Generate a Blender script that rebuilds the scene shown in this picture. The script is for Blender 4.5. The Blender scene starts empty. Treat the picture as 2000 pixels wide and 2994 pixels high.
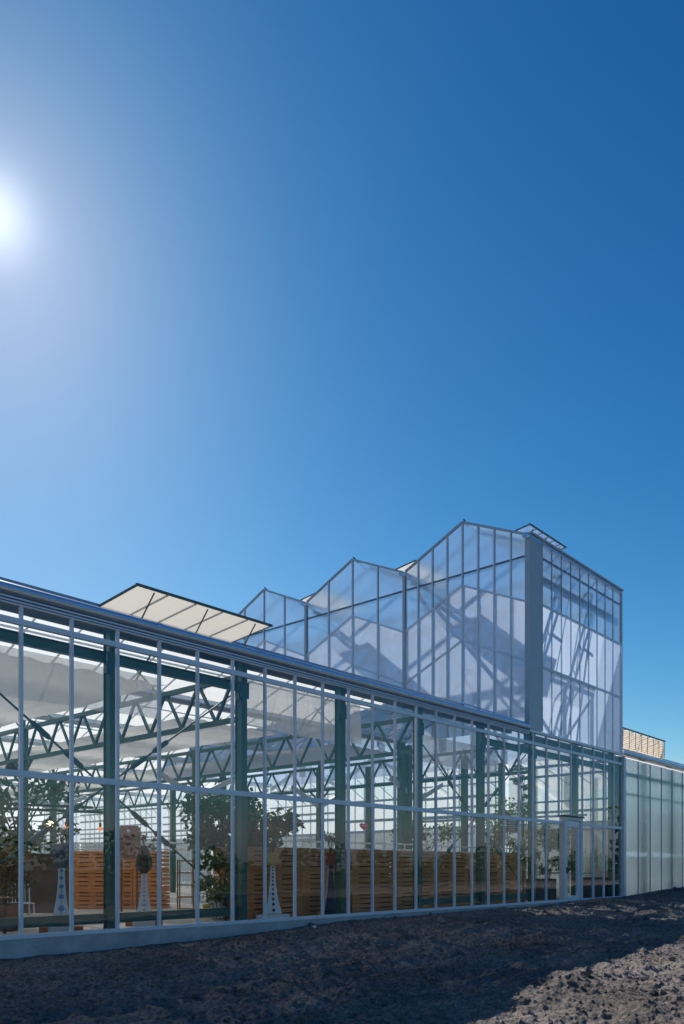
import bpy, math, random
from mathutils import Vector, Matrix, noise
random.seed(7)
S = bpy.context.scene
R = math.radians
# ------------------------------------------------------------------ camera
ZC = 1.6                       # eye height; facade lies in the plane y = 0
cam_d = bpy.data.cameras.new("camera"); cam = bpy.data.objects.new("camera", cam_d)
S.collection.objects.link(cam); S.camera = cam
cam.location = (0, -12.0, ZC); cam.rotation_euler = (R(90), 0, R(-48.2))
cam_d.sensor_fit = 'VERTICAL'; cam_d.sensor_height = 36.0
cam_d.lens = 28.2; cam_d.shift_y = 0.3474
cam_d.clip_start = 0.1; cam_d.clip_end = 5000
# ------------------------------------------------------------------ sun, sky, exposure
SUN = Vector((.4556, .9908, .815)).normalized()
w = bpy.data.worlds.new("World"); S.world = w; w.use_nodes = True
nt = w.node_tree; bg = nt.nodes['Background']; bg.inputs['Strength'].default_value = 0.10
sky = nt.nodes.new('ShaderNodeTexSky'); sky.sky_type = 'NISHITA'; sky.sun_disc = False
sky.sun_elevation = math.asin(SUN.z); sky.sun_rotation = math.atan2(SUN.x, SUN.y)
sky.altitude = 0; sky.air_density = 1.0; sky.dust_density = 0.2; sky.ozone_density = 2.0
# photographic grade of the sky colour (contrast per channel), same in every direction
sp_ = nt.nodes.new('ShaderNodeSeparateColor'); cb_ = nt.nodes.new('ShaderNodeCombineColor'); nt.links.new(sky.outputs[0], sp_.inputs[0])
for ch, (pw_, gn_) in enumerate(((2.47, 1.97), (1.54, 1.165), (1.18, 1.03))):
    a_ = nt.nodes.new('ShaderNodeMath'); a_.operation = 'MULTIPLY'; a_.inputs[1].default_value = .1; nt.links.new(sp_.outputs[ch], a_.inputs[0])
    m_ = nt.nodes.new('ShaderNodeMath'); m_.operation = 'MINIMUM'; m_.inputs[1].default_value = 1.1; nt.links.new(a_.outputs[0], m_.inputs[0])
    b_ = nt.nodes.new('ShaderNodeMath'); b_.operation = 'POWER'; b_.inputs[1].default_value = pw_; nt.links.new(m_.outputs[0], b_.inputs[0])
    c_ = nt.nodes.new('ShaderNodeMath'); c_.operation = 'MULTIPLY'; c_.inputs[1].default_value = gn_*8.41; nt.links.new(b_.outputs[0], c_.inputs[0])
    nt.links.new(c_.outputs[0], cb_.inputs[ch])
# keep the horizon white rather than orange: red never above green, green never above blue
for lo, hi, k_ in ((1, 2, .97), (0, 1, .91)):
    q_ = nt.nodes.new('ShaderNodeMath'); q_.operation = 'MULTIPLY'; q_.inputs[1].default_value = k_
    n_ = nt.nodes.new('ShaderNodeMath'); n_.operation = 'MINIMUM'
    src_hi = cb_.inputs[hi].links[0].from_socket; src_lo = cb_.inputs[lo].links[0].from_socket
    nt.links.new(src_hi, q_.inputs[0]); nt.links.new(q_.outputs[0], n_.inputs[1]); nt.links.new(src_lo, n_.inputs[0]); nt.links.new(n_.outputs[0], cb_.inputs[lo])
# circumsolar aureole of the bright sky round the sun
ge_ = nt.nodes.new('ShaderNodeNewGeometry'); dp_ = nt.nodes.new('ShaderNodeVectorMath'); dp_.operation = 'DOT_PRODUCT'
nt.links.new(ge_.outputs['Incoming'], dp_.inputs[0]); dp_.inputs[1].default_value = tuple(-SUN)
mx_ = nt.nodes.new('ShaderNodeMath'); mx_.operation = 'MAXIMUM'; mx_.inputs[1].default_value = 0; nt.links.new(dp_.outputs['Value'], mx_.inputs[0])
ad_ = None
for ex_, am_ in ((70, .14), (400, .8), (2000, 4.0)):
    p_ = nt.nodes.new('ShaderNodeMath'); p_.operation = 'POWER'; p_.inputs[1].default_value = ex_; nt.links.new(mx_.outputs[0], p_.inputs[0])
    g_ = nt.nodes.new('ShaderNodeMath'); g_.operation = 'MULTIPLY_ADD'; g_.inputs[1].default_value = am_; g_.inputs[2].default_value = 0; nt.links.new(p_.outputs[0], g_.inputs[0])
    if ad_ is not None: nt.links.new(ad_.outputs[0], g_.inputs[2])
    ad_ = g_
vm_ = nt.nodes.new('ShaderNodeVectorMath'); vm_.operation = 'ADD'; cc_ = nt.nodes.new('ShaderNodeCombineColor')
for q in range(3): nt.links.new(ad_.outputs[0], cc_.inputs[q])
nt.links.new(cb_.outputs[0], vm_.inputs[0]); nt.links.new(cc_.outputs[0], vm_.inputs[1])
nt.links.new(vm_.outputs[0], bg.inputs['Color'])
sl = bpy.data.lights.new("sun", 'SUN'); sl.energy = 5.0; sl.angle = R(0.5); sl.color = (1.0, .93, .84)
so = bpy.data.objects.new("sun", sl); S.collection.objects.link(so)
so.rotation_euler = SUN.to_track_quat('Z', 'Y').to_euler()
S.view_settings.view_transform = 'Standard'; S.view_settings.look = 'None'
S.view_settings.exposure = 0.25; S.view_settings.gamma = 1.0
S.render.engine = 'CYCLES'
cy = S.cycles
cy.max_bounces = 12; cy.transparent_max_bounces = 40; cy.diffuse_bounces = 4; cy.glossy_bounces = 4
cy.transmission_bounces = 8; cy.use_denoising = True; cy.sample_clamp_indirect = 6.0
cy.caustics_reflective = False; cy.caustics_refractive = False

# ------------------------------------------------------------------ helpers
CX, CY = 1000.0, 2537.0; F = 2346.0
FW = Vector((.7455, .6665, 0)); RT = Vector((.6665, -.7455, 0))
def at(px, Y):                     # the X where the sight line of photo column px meets the plane y = Y
    u = (px - CX) / F
    return (Y + 12) * (.7455 + .6665 * u) / (.6665 - .7455 * u)
def zat(py, X, Y):                 # height seen at photo row py at a point (X, Y)
    d = .7455 * X + .6665 * (Y + 12)
    return ZC + (CY - py) * d / F

class MB:
    def __init__(s): s.v = []; s.f = []; s.m = []; s.mi = 0
    def quad(s, a, b, c, d):
        n = len(s.v); s.v += [tuple(a), tuple(b), tuple(c), tuple(d)]; s.f.append((n, n+1, n+2, n+3)); s.m.append(s.mi)
    def tri(s, a, b, c):
        n = len(s.v); s.v += [tuple(a), tuple(b), tuple(c)]; s.f.append((n, n+1, n+2)); s.m.append(s.mi)
    def hexa(s, p):                # 8 corners: bottom ring then top ring
        n = len(s.v); s.v += [tuple(q) for q in p]
        for f in ((3,2,1,0),(4,5,6,7),(0,1,5,4),(1,2,6,5),(2,3,7,6),(3,0,4,7)):
            s.f.append(tuple(n+i for i in f)); s.m.append(s.mi)
        return s
    def box(s, x0, x1, y0, y1, z0, z1):
        return s.hexa([(x0,y0,z0),(x1,y0,z0),(x1,y1,z0),(x0,y1,z0),(x0,y0,z1),(x1,y0,z1),(x1,y1,z1),(x0,y1,z1)])
    def bar(s, a, b, w, h=None, up=(0,0,1)):      # square bar from a to b
        a = Vector(a); b = Vector(b); h = h or w; d = (b-a).normalized(); up = Vector(up)
        if abs(d.dot(up)) > .99: up = Vector((0,1,0))
        sx = d.cross(up).normalized() * w/2; sz = sx.cross(d).normalized() * h/2
        return s.hexa([a-sx-sz, a+sx-sz, b+sx-sz, b-sx-sz, a-sx+sz, a+sx+sz, b+sx+sz, b-sx+sz])
    def tube(s, pts, r, n=8, cap=True):
        pts = [Vector(p) for p in pts]; rs = r if isinstance(r, (list, tuple)) else [r]*len(pts); base = len(s.v)
        for i, p in enumerate(pts):
            d = (pts[min(i+1, len(pts)-1)] - pts[max(i-1, 0)]).normalized()
            u = d.cross(Vector((0,0,1)) if abs(d.z) < .95 else Vector((1,0,0))).normalized(); v = d.cross(u)
            for k in range(n):
                a = 2*math.pi*k/n; s.v.append(tuple(p + (u*math.cos(a) + v*math.sin(a))*rs[i]))
        for i in range(len(pts)-1):
            for k in range(n):
                k2 = (k+1) % n
                s.f.append((base+i*n+k, base+i*n+k2, base+(i+1)*n+k2, base+(i+1)*n+k)); s.m.append(s.mi)
        if cap:
            s.f.append(tuple(base+k for k in range(n))[::-1]); s.m.append(s.mi)
            s.f.append(tuple(base+(len(pts)-1)*n+k for k in range(n))); s.m.append(s.mi)
        return s
    def lathe(s, prof, c, n=16):
        return s.tube([(c[0], c[1], c[2]+z) for r, z in prof], [r for r, z in prof], n)
    def ball(s, c, r, n=10, sq=(1,1,1)):
        base = len(s.v); m = n//2+1
        for i in range(m+1):
            t = math.pi*i/m
            for k in range(n):
                a = 2*math.pi*k/n
                s.v.append((c[0]+sq[0]*r*math.sin(t)*math.cos(a), c[1]+sq[1]*r*math.sin(t)*math.sin(a), c[2]+sq[2]*r*math.cos(t)))
        for i in range(m):
            for k in range(n):
                k2 = (k+1) % n
                s.f.append((base+i*n+k, base+(i+1)*n+k, base+(i+1)*n+k2, base+i*n+k2)); s.m.append(s.mi)
        return s
    def extr(s, prof, x0, x1):     # profile of (y, z) swept along X
        n = len(s.v); k = len(prof)
        s.v += [(x0, y, z) for y, z in prof] + [(x1, y, z) for y, z in prof]
        for i in range(k):
            j = (i+1) % k; s.f.append((n+i, n+j, n+k+j, n+k+i)); s.m.append(s.mi)
        s.f.append(tuple(n+i for i in range(k))[::-1]); s.f.append(tuple(n+k+i for i in range(k))); s.m += [s.mi]*2
        return s
    def build(s, name, mats, parent=None, loc=None, smooth=False):
        me = bpy.data.meshes.new(name); me.from_pydata(s.v, [], s.f)
        mats = mats if isinstance(mats, (list, tuple)) else [mats]
        for m in mats: me.materials.append(m)
        me.polygons.foreach_set('material_index', s.m)
        if smooth: me.polygons.foreach_set('use_smooth', [True]*len(s.f))
        me.update()
        o = bpy.data.objects.new(name, me); S.collection.objects.link(o)
        if parent is not None: o.parent = parent
        if loc is not None: o.location = loc
        return o

def tag(o, label=None, cat=None, group=None, kind=None):
    if label: o['label'] = label
    if cat: o['category'] = cat
    if group: o['group'] = group
    if kind: o['kind'] = kind
    return o
def thing(name, label, cat, loc=(0,0,0), rz=0, group=None):
    o = bpy.data.objects.new(name, None); S.collection.objects.link(o); o.location = loc; o.rotation_euler = (0,0,rz)
    return tag(o, label, cat, group)
def copy_tree(o, parent=None):
    c = o.copy(); S.collection.objects.link(c)
    if parent is not None: c.parent = parent
    for ch in list(o.children): copy_tree(ch, c)
    return c

# ------------------------------------------------------------------ materials
def mat(name, col, rough=.5, metal=0., var=0., scale=6., bump=0., bscale=40., col2=None, stretch=None):
    m = bpy.data.materials.new(name); m.use_nodes = True; t = m.node_tree; b = t.nodes['Principled BSDF']
    b.inputs['Base Color'].default_value = (*col, 1); b.inputs['Roughness'].default_value = rough; b.inputs['Metallic'].default_value = metal
    if var or col2 or bump:
        tc = t.nodes.new('ShaderNodeTexCoord'); mp = t.nodes.new('ShaderNodeMapping'); t.links.new(tc.outputs['Object'], mp.inputs['Vector'])
        if stretch: mp.inputs['Scale'].default_value = stretch
    if var or col2:
        n = t.nodes.new('ShaderNodeTexNoise'); n.inputs['Scale'].default_value = scale; n.inputs['Detail'].default_value = 6; n.inputs['Roughness'].default_value = .65
        t.links.new(mp.outputs[0], n.inputs['Vector'])
        r = t.nodes.new('ShaderNodeValToRGB'); r.color_ramp.elements[0].position = .3; r.color_ramp.elements[1].position = .7
        c2 = col2 or tuple(min(1, c*(1+var)) for c in col); c1 = col if col2 else tuple(c*(1-var) for c in col)
        r.color_ramp.elements[0].color = (*c1, 1); r.color_ramp.elements[1].color = (*c2, 1)
        t.links.new(n.outputs['Fac'], r.inputs[0]); t.links.new(r.outputs[0], b.inputs['Base Color'])
    if bump:
        n2 = t.nodes.new('ShaderNodeTexNoise'); n2.inputs['Scale'].default_value = bscale; n2.inputs['Detail'].default_value = 5
        t.links.new(mp.outputs[0], n2.inputs['Vector'])
        bp = t.nodes.new('ShaderNodeBump'); bp.inputs['Strength'].default_value = bump; bp.inputs['Distance'].default_value = .02
        t.links.new(n2.outputs['Fac'], bp.inputs['Height']); t.links.new(bp.outputs[0], b.inputs['Normal'])
    return m

def sheet(name, tint=(1,1,1), trans=(.8,.8,.8), k_trans=0., gloss=.06, rough=0.0, diffuse=0., smear=0., ribs=0.):
    """a thin sheet: clear part + diffusing part + mirror part that grows towards grazing angles"""
    m = bpy.data.materials.new(name); m.use_nodes = True; t = m.node_tree; t.nodes.clear(); L = t.links.new; N = t.nodes.new
    out = N('ShaderNodeOutputMaterial'); tr = N('ShaderNodeBsdfTransparent'); tr.inputs[0].default_value = (*tint, 1)
    cur = tr.outputs[0]
    if k_trans:
        tl = N('ShaderNodeBsdfTranslucent'); tl.inputs[0].default_value = (*trans, 1); dif = tl.outputs[0]
        if diffuse:
            df = N('ShaderNodeBsdfDiffuse'); df.inputs[0].default_value = (*trans, 1)
            mx = N('ShaderNodeMixShader'); mx.inputs[0].default_value = diffuse; L(tl.outputs[0], mx.inputs[1]); L(df.outputs[0], mx.inputs[2]); dif = mx.outputs[0]
        mx = N('ShaderNodeMixShader'); mx.inputs[0].default_value = k_trans
        if smear:
            tc = N('ShaderNodeTexCoord'); mp = N('ShaderNodeMapping'); mp.inputs['Scale'].default_value = (1, 1, .35)
            n = N('ShaderNodeTexNoise'); n.inputs['Scale'].default_value = 1.6; n.inputs['Detail'].default_value = 5
            L(tc.outputs['Object'], mp.inputs[0]); L(mp.outputs[0], n.inputs['Vector'])
            mr = N('ShaderNodeMapRange'); mr.inputs['From Min'].default_value = .3; mr.inputs['From Max'].default_value = .7
            mr.inputs['To Min'].default_value = max(0, k_trans-smear); mr.inputs['To Max'].default_value = min(1, k_trans+smear)
            L(n.outputs['Fac'], mr.inputs[0]); L(mr.outputs[0], mx.inputs[0])
        L(cur, mx.inputs[1]); L(dif, mx.inputs[2]); cur = mx.outputs[0]
    if gloss:
        lw = N('ShaderNodeLayerWeight'); lw.inputs['Blend'].default_value = .5
        pw = N('ShaderNodeMath'); pw.operation = 'POWER'; L(lw.outputs['Facing'], pw.inputs[0]); pw.inputs[1].default_value = 4.0
        ma = N('ShaderNodeMath'); ma.operation = 'MULTIPLY_ADD'; L(pw.outputs[0], ma.inputs[0]); ma.inputs[1].default_value = .85; ma.inputs[2].default_value = gloss
        ma.use_clamp = True
        gl = N('ShaderNodeBsdfGlossy'); gl.inputs['Roughness'].default_value = rough; gl.inputs['Color'].default_value = (.95,.97,1,1)
        if ribs:
            tc = N('ShaderNodeTexCoord'); n = N('ShaderNodeTexNoise'); n.inputs['Scale'].default_value = ribs
            L(tc.outputs['Object'], n.inputs['Vector'])
            bp = N('ShaderNodeBump'); bp.inputs['Strength'].default_value = .15; bp.inputs['Distance'].default_value = .01
            L(n.outputs['Fac'], bp.inputs['Height']); L(bp.outputs[0], gl.inputs['Normal'])
        mx = N('ShaderNodeMixShader'); L(ma.outputs[0], mx.inputs[0]); L(cur, mx.inputs[1]); L(gl.outputs[0], mx.inputs[2]); cur = mx.outputs[0]
    L(cur, out.inputs[0])
    return m

def blurwall(name, tint, rough, ior, k_diff, dcol, back, gloss, grough):
    """one face of a solid twin-wall sheet: rough refraction + a diffusing part + soft mirror"""
    m = bpy.data.materials.new(name); m.use_nodes = True; t = m.node_tree; t.nodes.clear(); L = t.links.new; N = t.nodes.new
    out = N('ShaderNodeOutputMaterial'); rf = N('ShaderNodeBsdfRefraction'); rf.inputs['Color'].default_value = (*tint, 1); rf.inputs['Roughness'].default_value = rough; rf.inputs['IOR'].default_value = ior
    tl = N('ShaderNodeBsdfTranslucent'); tl.inputs[0].default_value = (*dcol, 1); df = N('ShaderNodeBsdfDiffuse'); df.inputs[0].default_value = (*dcol, 1)
    m1 = N('ShaderNodeMixShader'); m1.inputs[0].default_value = back; L(tl.outputs[0], m1.inputs[1]); L(df.outputs[0], m1.inputs[2])
    m2 = N('ShaderNodeMixShader'); m2.inputs[0].default_value = k_diff; L(rf.outputs[0], m2.inputs[1]); L(m1.outputs[0], m2.inputs[2])
    tc = N('ShaderNodeTexCoord'); mp = N('ShaderNodeMapping'); mp.inputs['Scale'].default_value = (1, 1, .3); n = N('ShaderNodeTexNoise'); n.inputs['Scale'].default_value = 1.4; n.inputs['Detail'].default_value = 5
    L(tc.outputs['Object'], mp.inputs[0]); L(mp.outputs[0], n.inputs['Vector']); mr = N('ShaderNodeMapRange'); mr.inputs['From Min'].default_value = .3; mr.inputs['From Max'].default_value = .7
    mr.inputs['To Min'].default_value = k_diff*.6; mr.inputs['To Max'].default_value = min(1, k_diff*1.4); L(n.outputs['Fac'], mr.inputs[0]); L(mr.outputs[0], m2.inputs[0])
    lw = N('ShaderNodeLayerWeight'); lw.inputs['Blend'].default_value = .5; pw = N('ShaderNodeMath'); pw.operation = 'POWER'; L(lw.outputs['Facing'], pw.inputs[0]); pw.inputs[1].default_value = 4.0
    ma = N('ShaderNodeMath'); ma.operation = 'MULTIPLY_ADD'; L(pw.outputs[0], ma.inputs[0]); ma.inputs[1].default_value = .8; ma.inputs[2].default_value = gloss; ma.use_clamp = True
    gl = N('ShaderNodeBsdfGlossy'); gl.inputs['Roughness'].default_value = grough; m3 = N('ShaderNodeMixShader'); L(ma.outputs[0], m3.inputs[0]); L(m2.outputs[0], m3.inputs[1]); L(gl.outputs[0], m3.inputs[2])
    L(m3.outputs[0], out.inputs[0]); return m
M = {}
M['towerblur'] = blurwall('blurred_twin_wall', (.95,.98,1.0), .34, 1.25, .05, (.44,.70,1.0), .5, .03, .25)
M['wingblur'] = blurwall('milky_twin_wall', (.94,.98,1.0), .36, 1.28, .12, (.56,.74,.92), .5, .09, .10)
M['glass'] = sheet('clear_glass', tint=(.93,.965,.96), gloss=.078, k_trans=.016, trans=(.7,.75,.8), diffuse=.4, smear=.014)
M['roofglass'] = sheet('diffuse_roof_glass', tint=(.95,.96,.97), k_trans=.86, trans=(.88,.87,.84), gloss=.05, rough=.1, diffuse=.15)
M['endglass'] = sheet('hazy_wall_glass', tint=(.93,.96,.97), k_trans=.55, trans=(.85,.88,.9), gloss=.05, rough=.1, diffuse=.15, smear=.15)
M['towerclear'] = sheet('clear_twin_wall', tint=(.86,.93,1), k_trans=.18, trans=(.5,.62,.82), gloss=.04, rough=.2, diffuse=.3, smear=.1)
M['liner'] = sheet('twin_wall_core', tint=(.92,.97,1), k_trans=.30, trans=(.50,.72,1.0), gloss=0, diffuse=.25, smear=.10)
M['wingliner'] = sheet('milky_core', tint=(.92,.97,1), k_trans=.34, trans=(.55,.77,1.0), gloss=0, diffuse=.30, smear=.14)
M['lowglass'] = sheet('dimmed_low_glass', tint=(.8,.85,.87), k_trans=.85, trans=(.24,.28,.30), gloss=.05, rough=.1, diffuse=.5, smear=.1)  # darkened colour stands in for the dimmer reflection over the lower walls
M['towerroof'] = sheet('tower_roof_glass', tint=(.95,.97,1), k_trans=.06, trans=(.8,.85,.9), gloss=.05, rough=.05)
M['towerwhite'] = sheet('white_screen_twin_wall', tint=(.9,.93,1), k_trans=.86, trans=(.70,.82,1.0), gloss=.04, rough=.25, diffuse=.46, smear=.10)
M['wing'] = sheet('milky_twin_wall', tint=(.86,.92,.95), k_trans=.58, trans=(.62,.68,.72), gloss=.12, rough=.12, diffuse=.3, smear=.12)
M['vent'] = sheet('vent_sheet', tint=(.95,.95,.93), k_trans=.9, trans=(.88,.86,.80), gloss=.03, rough=.3, diffuse=.15)
M['cloth'] = sheet('shade_cloth', tint=(.9,.92,.95), k_trans=.62, trans=(.62,.63,.65), gloss=0, diffuse=.35, smear=.06)
M['ceilcloth'] = sheet('ceiling_cloth', tint=(.9,.9,.9), k_trans=.95, trans=(.72,.70,.67), gloss=0, diffuse=.35)
M['railgrey'] = mat('blue_grey_rail', (.40,.48,.56), .5)
M['railgreen'] = mat('grey_green_profile', (.10,.16,.15), .5)
M['net'] = sheet('insect_net', tint=(.95,.9,.85), k_trans=.82, trans=(.90,.80,.66), gloss=0, diffuse=.35)
M['alu'] = mat('skylight_tinted_aluminium', (.74,.82,.90), .42, .2, var=.06, scale=3)  # blue tint in the colour stands in for skylight on the shaded frames
M['gutter'] = mat('gutter_aluminium', (.72,.80,.90), .27, .75, var=.08, scale=2)
M['dark'] = mat('dark_profile', (.055,.065,.075), .5, .2)
M['steel'] = mat('green_painted_steel', (.024,.118,.092), .42, 0, var=.18, scale=3)
M['steelpale'] = mat('faded_green_steel', (.050,.145,.11), .5, 0, var=.2, scale=4)
M['panel'] = mat('grey_panel', (.52,.57,.62), .45, .2, var=.06, scale=1.5)
M['concrete'] = mat('concrete', (.36,.36,.36), .9, 0, col2=(.60,.60,.60), scale=2.2, bump=.3, bscale=30)
M['floor'] = mat('pale_concrete_floor', (.50,.46,.40), .7, 0, col2=(.62,.58,.51), scale=1.2)
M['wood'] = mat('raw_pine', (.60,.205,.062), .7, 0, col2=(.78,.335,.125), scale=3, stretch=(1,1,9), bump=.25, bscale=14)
def vary(m, lo, hi):
    t = m.node_tree; b = t.nodes['Principled BSDF']; src = b.inputs['Base Color'].links[0].from_socket; oi = t.nodes.new('ShaderNodeObjectInfo')
    mr = t.nodes.new('ShaderNodeMapRange'); mr.inputs['To Min'].default_value = lo; mr.inputs['To Max'].default_value = hi; t.links.new(oi.outputs['Random'], mr.inputs[0])
    vm = t.nodes.new('ShaderNodeVectorMath'); vm.operation = 'SCALE'; t.links.new(src, vm.inputs[0]); t.links.new(mr.outputs[0], vm.inputs['Scale']); t.links.new(vm.outputs[0], b.inputs['Base Color'])
    mp = [n for n in t.nodes if n.type == 'MAPPING'][0]; v2 = t.nodes.new('ShaderNodeVectorMath'); v2.operation = 'SCALE'; v2.inputs[0].default_value = (37, 19, 53); t.links.new(oi.outputs['Random'], v2.inputs['Scale']); t.links.new(v2.outputs[0], mp.inputs['Location'])
vary(M['wood'], .80, 1.12)
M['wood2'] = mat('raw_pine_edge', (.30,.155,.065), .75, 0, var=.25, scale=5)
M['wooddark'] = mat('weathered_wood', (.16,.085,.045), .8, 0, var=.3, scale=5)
M['white'] = mat('white_paint', (.78,.78,.78), .5)
M['black'] = mat('black_paint', (.012,.013,.015), .45)
M['bark'] = mat('bark', (.07,.05,.035), .9, 0, var=.3, scale=15)
M['leaf'] = mat('dark_leaf', (.020,.050,.018), .45, 0, col2=(.045,.085,.028), scale=4)
M['leaf2'] = mat('fresh_leaf', (.07,.13,.03), .5, 0, col2=(.13,.20,.05), scale=4)
M['leafdry'] = mat('reddish_leaf', (.12,.05,.03), .6, 0, col2=(.22,.09,.06), scale=4)
def leafmat(name, c1, c2, through):
    m = mat(name, c1, .45, 0, col2=c2, scale=4); t = m.node_tree; b = t.nodes['Principled BSDF']; src = b.inputs['Base Color'].links[0].from_socket
    tl = t.nodes.new('ShaderNodeBsdfTranslucent'); sc_ = t.nodes.new('ShaderNodeVectorMath'); sc_.operation = 'MULTIPLY'; sc_.inputs[1].default_value = (2.4, 2.8, 1.2); t.links.new(src, sc_.inputs[0]); t.links.new(sc_.outputs[0], tl.inputs[0])
    mx = t.nodes.new('ShaderNodeMixShader'); mx.inputs[0].default_value = through; t.links.new(b.outputs[0], mx.inputs[1]); t.links.new(tl.outputs[0], mx.inputs[2])
    t.links.new(mx.outputs[0], [n for n in t.nodes if n.type == 'OUTPUT_MATERIAL'][0].inputs[0]); return m
M['leaf'] = leafmat('dark_leaf_glow', (.022,.055,.022), (.05,.095,.035), .35)
M['leaf2'] = leafmat('fresh_leaf_glow', (.06,.12,.03), (.11,.18,.05), .45)
M['leafdry'] = leafmat('reddish_leaf_glow', (.10,.05,.03), (.19,.09,.06), .35)
M['brick'] = mat('terracotta', (.30,.11,.06), .8, 0, var=.2, scale=6)
M['orange'] = mat('orange_paint', (.60,.18,.05), .6, 0, var=.15, scale=8)

# ------------------------------------------------------------------ ground
FZ = .45                                        # hall floor level
def lerp(t, pts):
    if t <= pts[0][0]: return pts[0][1]
    for (a, va), (b, vb) in zip(pts, pts[1:]):
        if t <= b: return va + (vb-va)*(t-a)/(b-a)
    return pts[-1][1]
def sm(t): t = max(0, min(1, t)); return t*t*(3-2*t)
def base_z(x, y):
    if y > .02: return .1 if y < 60 else 0.2
    back = lerp(x, [(-10,.2),(5.6,.22),(10,.27),(13.4,.42),(22,.44),(29,.56),(36,.82),(60,.9)])
    front = lerp(x, [(-20,0),(4,.02),(7,.08),(13.5,.30),(22,.44),(40,.65),(80,.6)])
    t = sm((y+7.5)/6.5)
    return front + (back-front)*t
def ground_z(x, y):
    z = base_z(x, y)
    if y > .02 or y < -14 or x < -6 or x > 48: return z
    p = Vector((x, y, 0))
    k = 1.0 - .75*sm((y+.5)/.5)
    z += k*.10*noise.noise(p*.35) + k*.085*noise.noise(Vector((x*.35, y*1.5, 4)))       # wheel-ridge swells along the facade
    for yr_, dp in ((-2.9, .05), (-4.6, .06), (-6.2, .04)):
        d_ = abs(y - (yr_ + .35*math.sin(x*.21+yr_) + .12*noise.noise(Vector((x*.8, yr_, 0)))))
        if d_ < .5: z += k*dp*(-math.cos(min(1, d_/.26)*math.pi*.5)+.45*math.exp(-((d_-.33)/.09)**2))*(.75+.5*math.sin(x*14))
    tb = noise.turbulence(p*2.6, 4, False, noise_basis='PERLIN_ORIGINAL', amplitude_scale=.62, frequency_scale=2.2)
    z += k*.060*(tb-.45)
    c = noise.noise(p*9.0); z += k*.03*max(0, c)**1.2
    v2 = noise.voronoi(p*12)[0][0]; z += k*.035*max(0, .45-v2)
    v = noise.voronoi(p*5.5)[0][0]; z += k*.030*max(0, .42-v)*(1.0 if noise.noise(p*.8+Vector((9,0,0))) > -.1 else .3)
    return z
def arr(*segs):
    o = []
    for a, b, st in segs:
        n = max(1, round((b-a)/st)); o += [a+(b-a)*i/n for i in range(n)]
    return o + [segs[-1][1]]
xs = arr((-3000,-500,500),(-500,-60,60),(-60,-4,4),(-4,2,.3),(2,16,.030),(16,30,.06),(30,44,.14),(44,80,4),(80,500,70),(500,3000,500))
ys = arr((-3000,-500,500),(-500,-60,55),(-60,-14,4),(-14,-10.2,.3),(-10.2,-3.6,.030),(-3.6,.0,.045),(.0,.06,.06),(.06,60,15),(60,500,70),(500,3000,500))
g = MB(); nx = len(xs)
g.v = [(x, y, ground_z(x, y)) for y in ys for x in xs]
g.f = [(j*nx+i, j*nx+i+1, (j+1)*nx+i+1, (j+1)*nx+i) for j in range(len(ys)-1) for i in range(nx-1)]
g.m = [0]*len(g.f)
def soil_mat():
    m = bpy.data.materials.new('dry_soil'); m.use_nodes = True; t = m.node_tree; b = t.nodes['Principled BSDF']; L = t.links.new
    b.inputs['Roughness'].default_value = .95; b.inputs['Specular IOR Level'].default_value = .15
    tc = t.nodes.new('ShaderNodeTexCoord')
    def nz(s, d=8, r=.65):
        n = t.nodes.new('ShaderNodeTexNoise'); n.inputs['Scale'].default_value = s; n.inputs['Detail'].default_value = d; n.inputs['Roughness'].default_value = r
        L(tc.outputs['Object'], n.inputs['Vector']); return n
    r1 = t.nodes.new('ShaderNodeValToRGB'); e = r1.color_ramp.elements
    e[0].position = .36; e[0].color = (.110,.102,.094,1); e[1].position = .62; e[1].color = (.43,.395,.36,1)
    L(nz(16, 9, .75).outputs['Fac'], r1.inputs[0])
    r2 = t.nodes.new('ShaderNodeValToRGB'); e = r2.color_ramp.elements
    e[0].position = .35; e[0].color = (.62,.60,.60,1); e[1].position = .7; e[1].color = (1.25,1.22,1.2,1)
    L(nz(.5, 6).outputs['Fac'], r2.inputs[0])
    mx = t.nodes.new('ShaderNodeMix'); mx.data_type = 'RGBA'; mx.blend_type = 'MULTIPLY'; mx.inputs[0].default_value = 1
    L(r1.outputs[0], mx.inputs[6]); L(r2.outputs[0], mx.inputs[7])
    # far fields carry broad bands of dry grass and stubble
    sp = t.nodes.new('ShaderNodeSeparateXYZ'); L(tc.outputs['Object'], sp.inputs[0])
    rf = t.nodes.new('ShaderNodeMapRange'); rf.inputs['From Min'].default_value = -14.5; rf.inputs['From Max'].default_value = -17.5; L(sp.outputs['Y'], rf.inputs[0])
    r3 = t.nodes.new('ShaderNodeValToRGB'); e = r3.color_ramp.elements
    e[0].position = .4; e[0].color = (.035,.042,.018,1); e[1].position = .6; e[1].color = (.085,.075,.04,1); L(nz(.05, 4).outputs['Fac'], r3.inputs[0])
    m2 = t.nodes.new('ShaderNodeMix'); m2.data_type = 'RGBA'; L(rf.outputs[0], m2.inputs[0]); L(mx.outputs[2], m2.inputs[6]); L(r3.outputs[0], m2.inputs[7])
    L(m2.outputs[2], b.inputs['Base Color'])
    bp = t.nodes.new('ShaderNodeBump'); bp.inputs['Strength'].default_value = 1.0; bp.inputs['Distance'].default_value = .07
    L(nz(24, 8, .75).outputs['Fac'], bp.inputs['Height']); L(bp.outputs[0], b.inputs['Normal'])
    return m
M['soil'] = soil_mat()
tag(g.build('ground', M['soil'], smooth=False), kind='structure')
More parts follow.
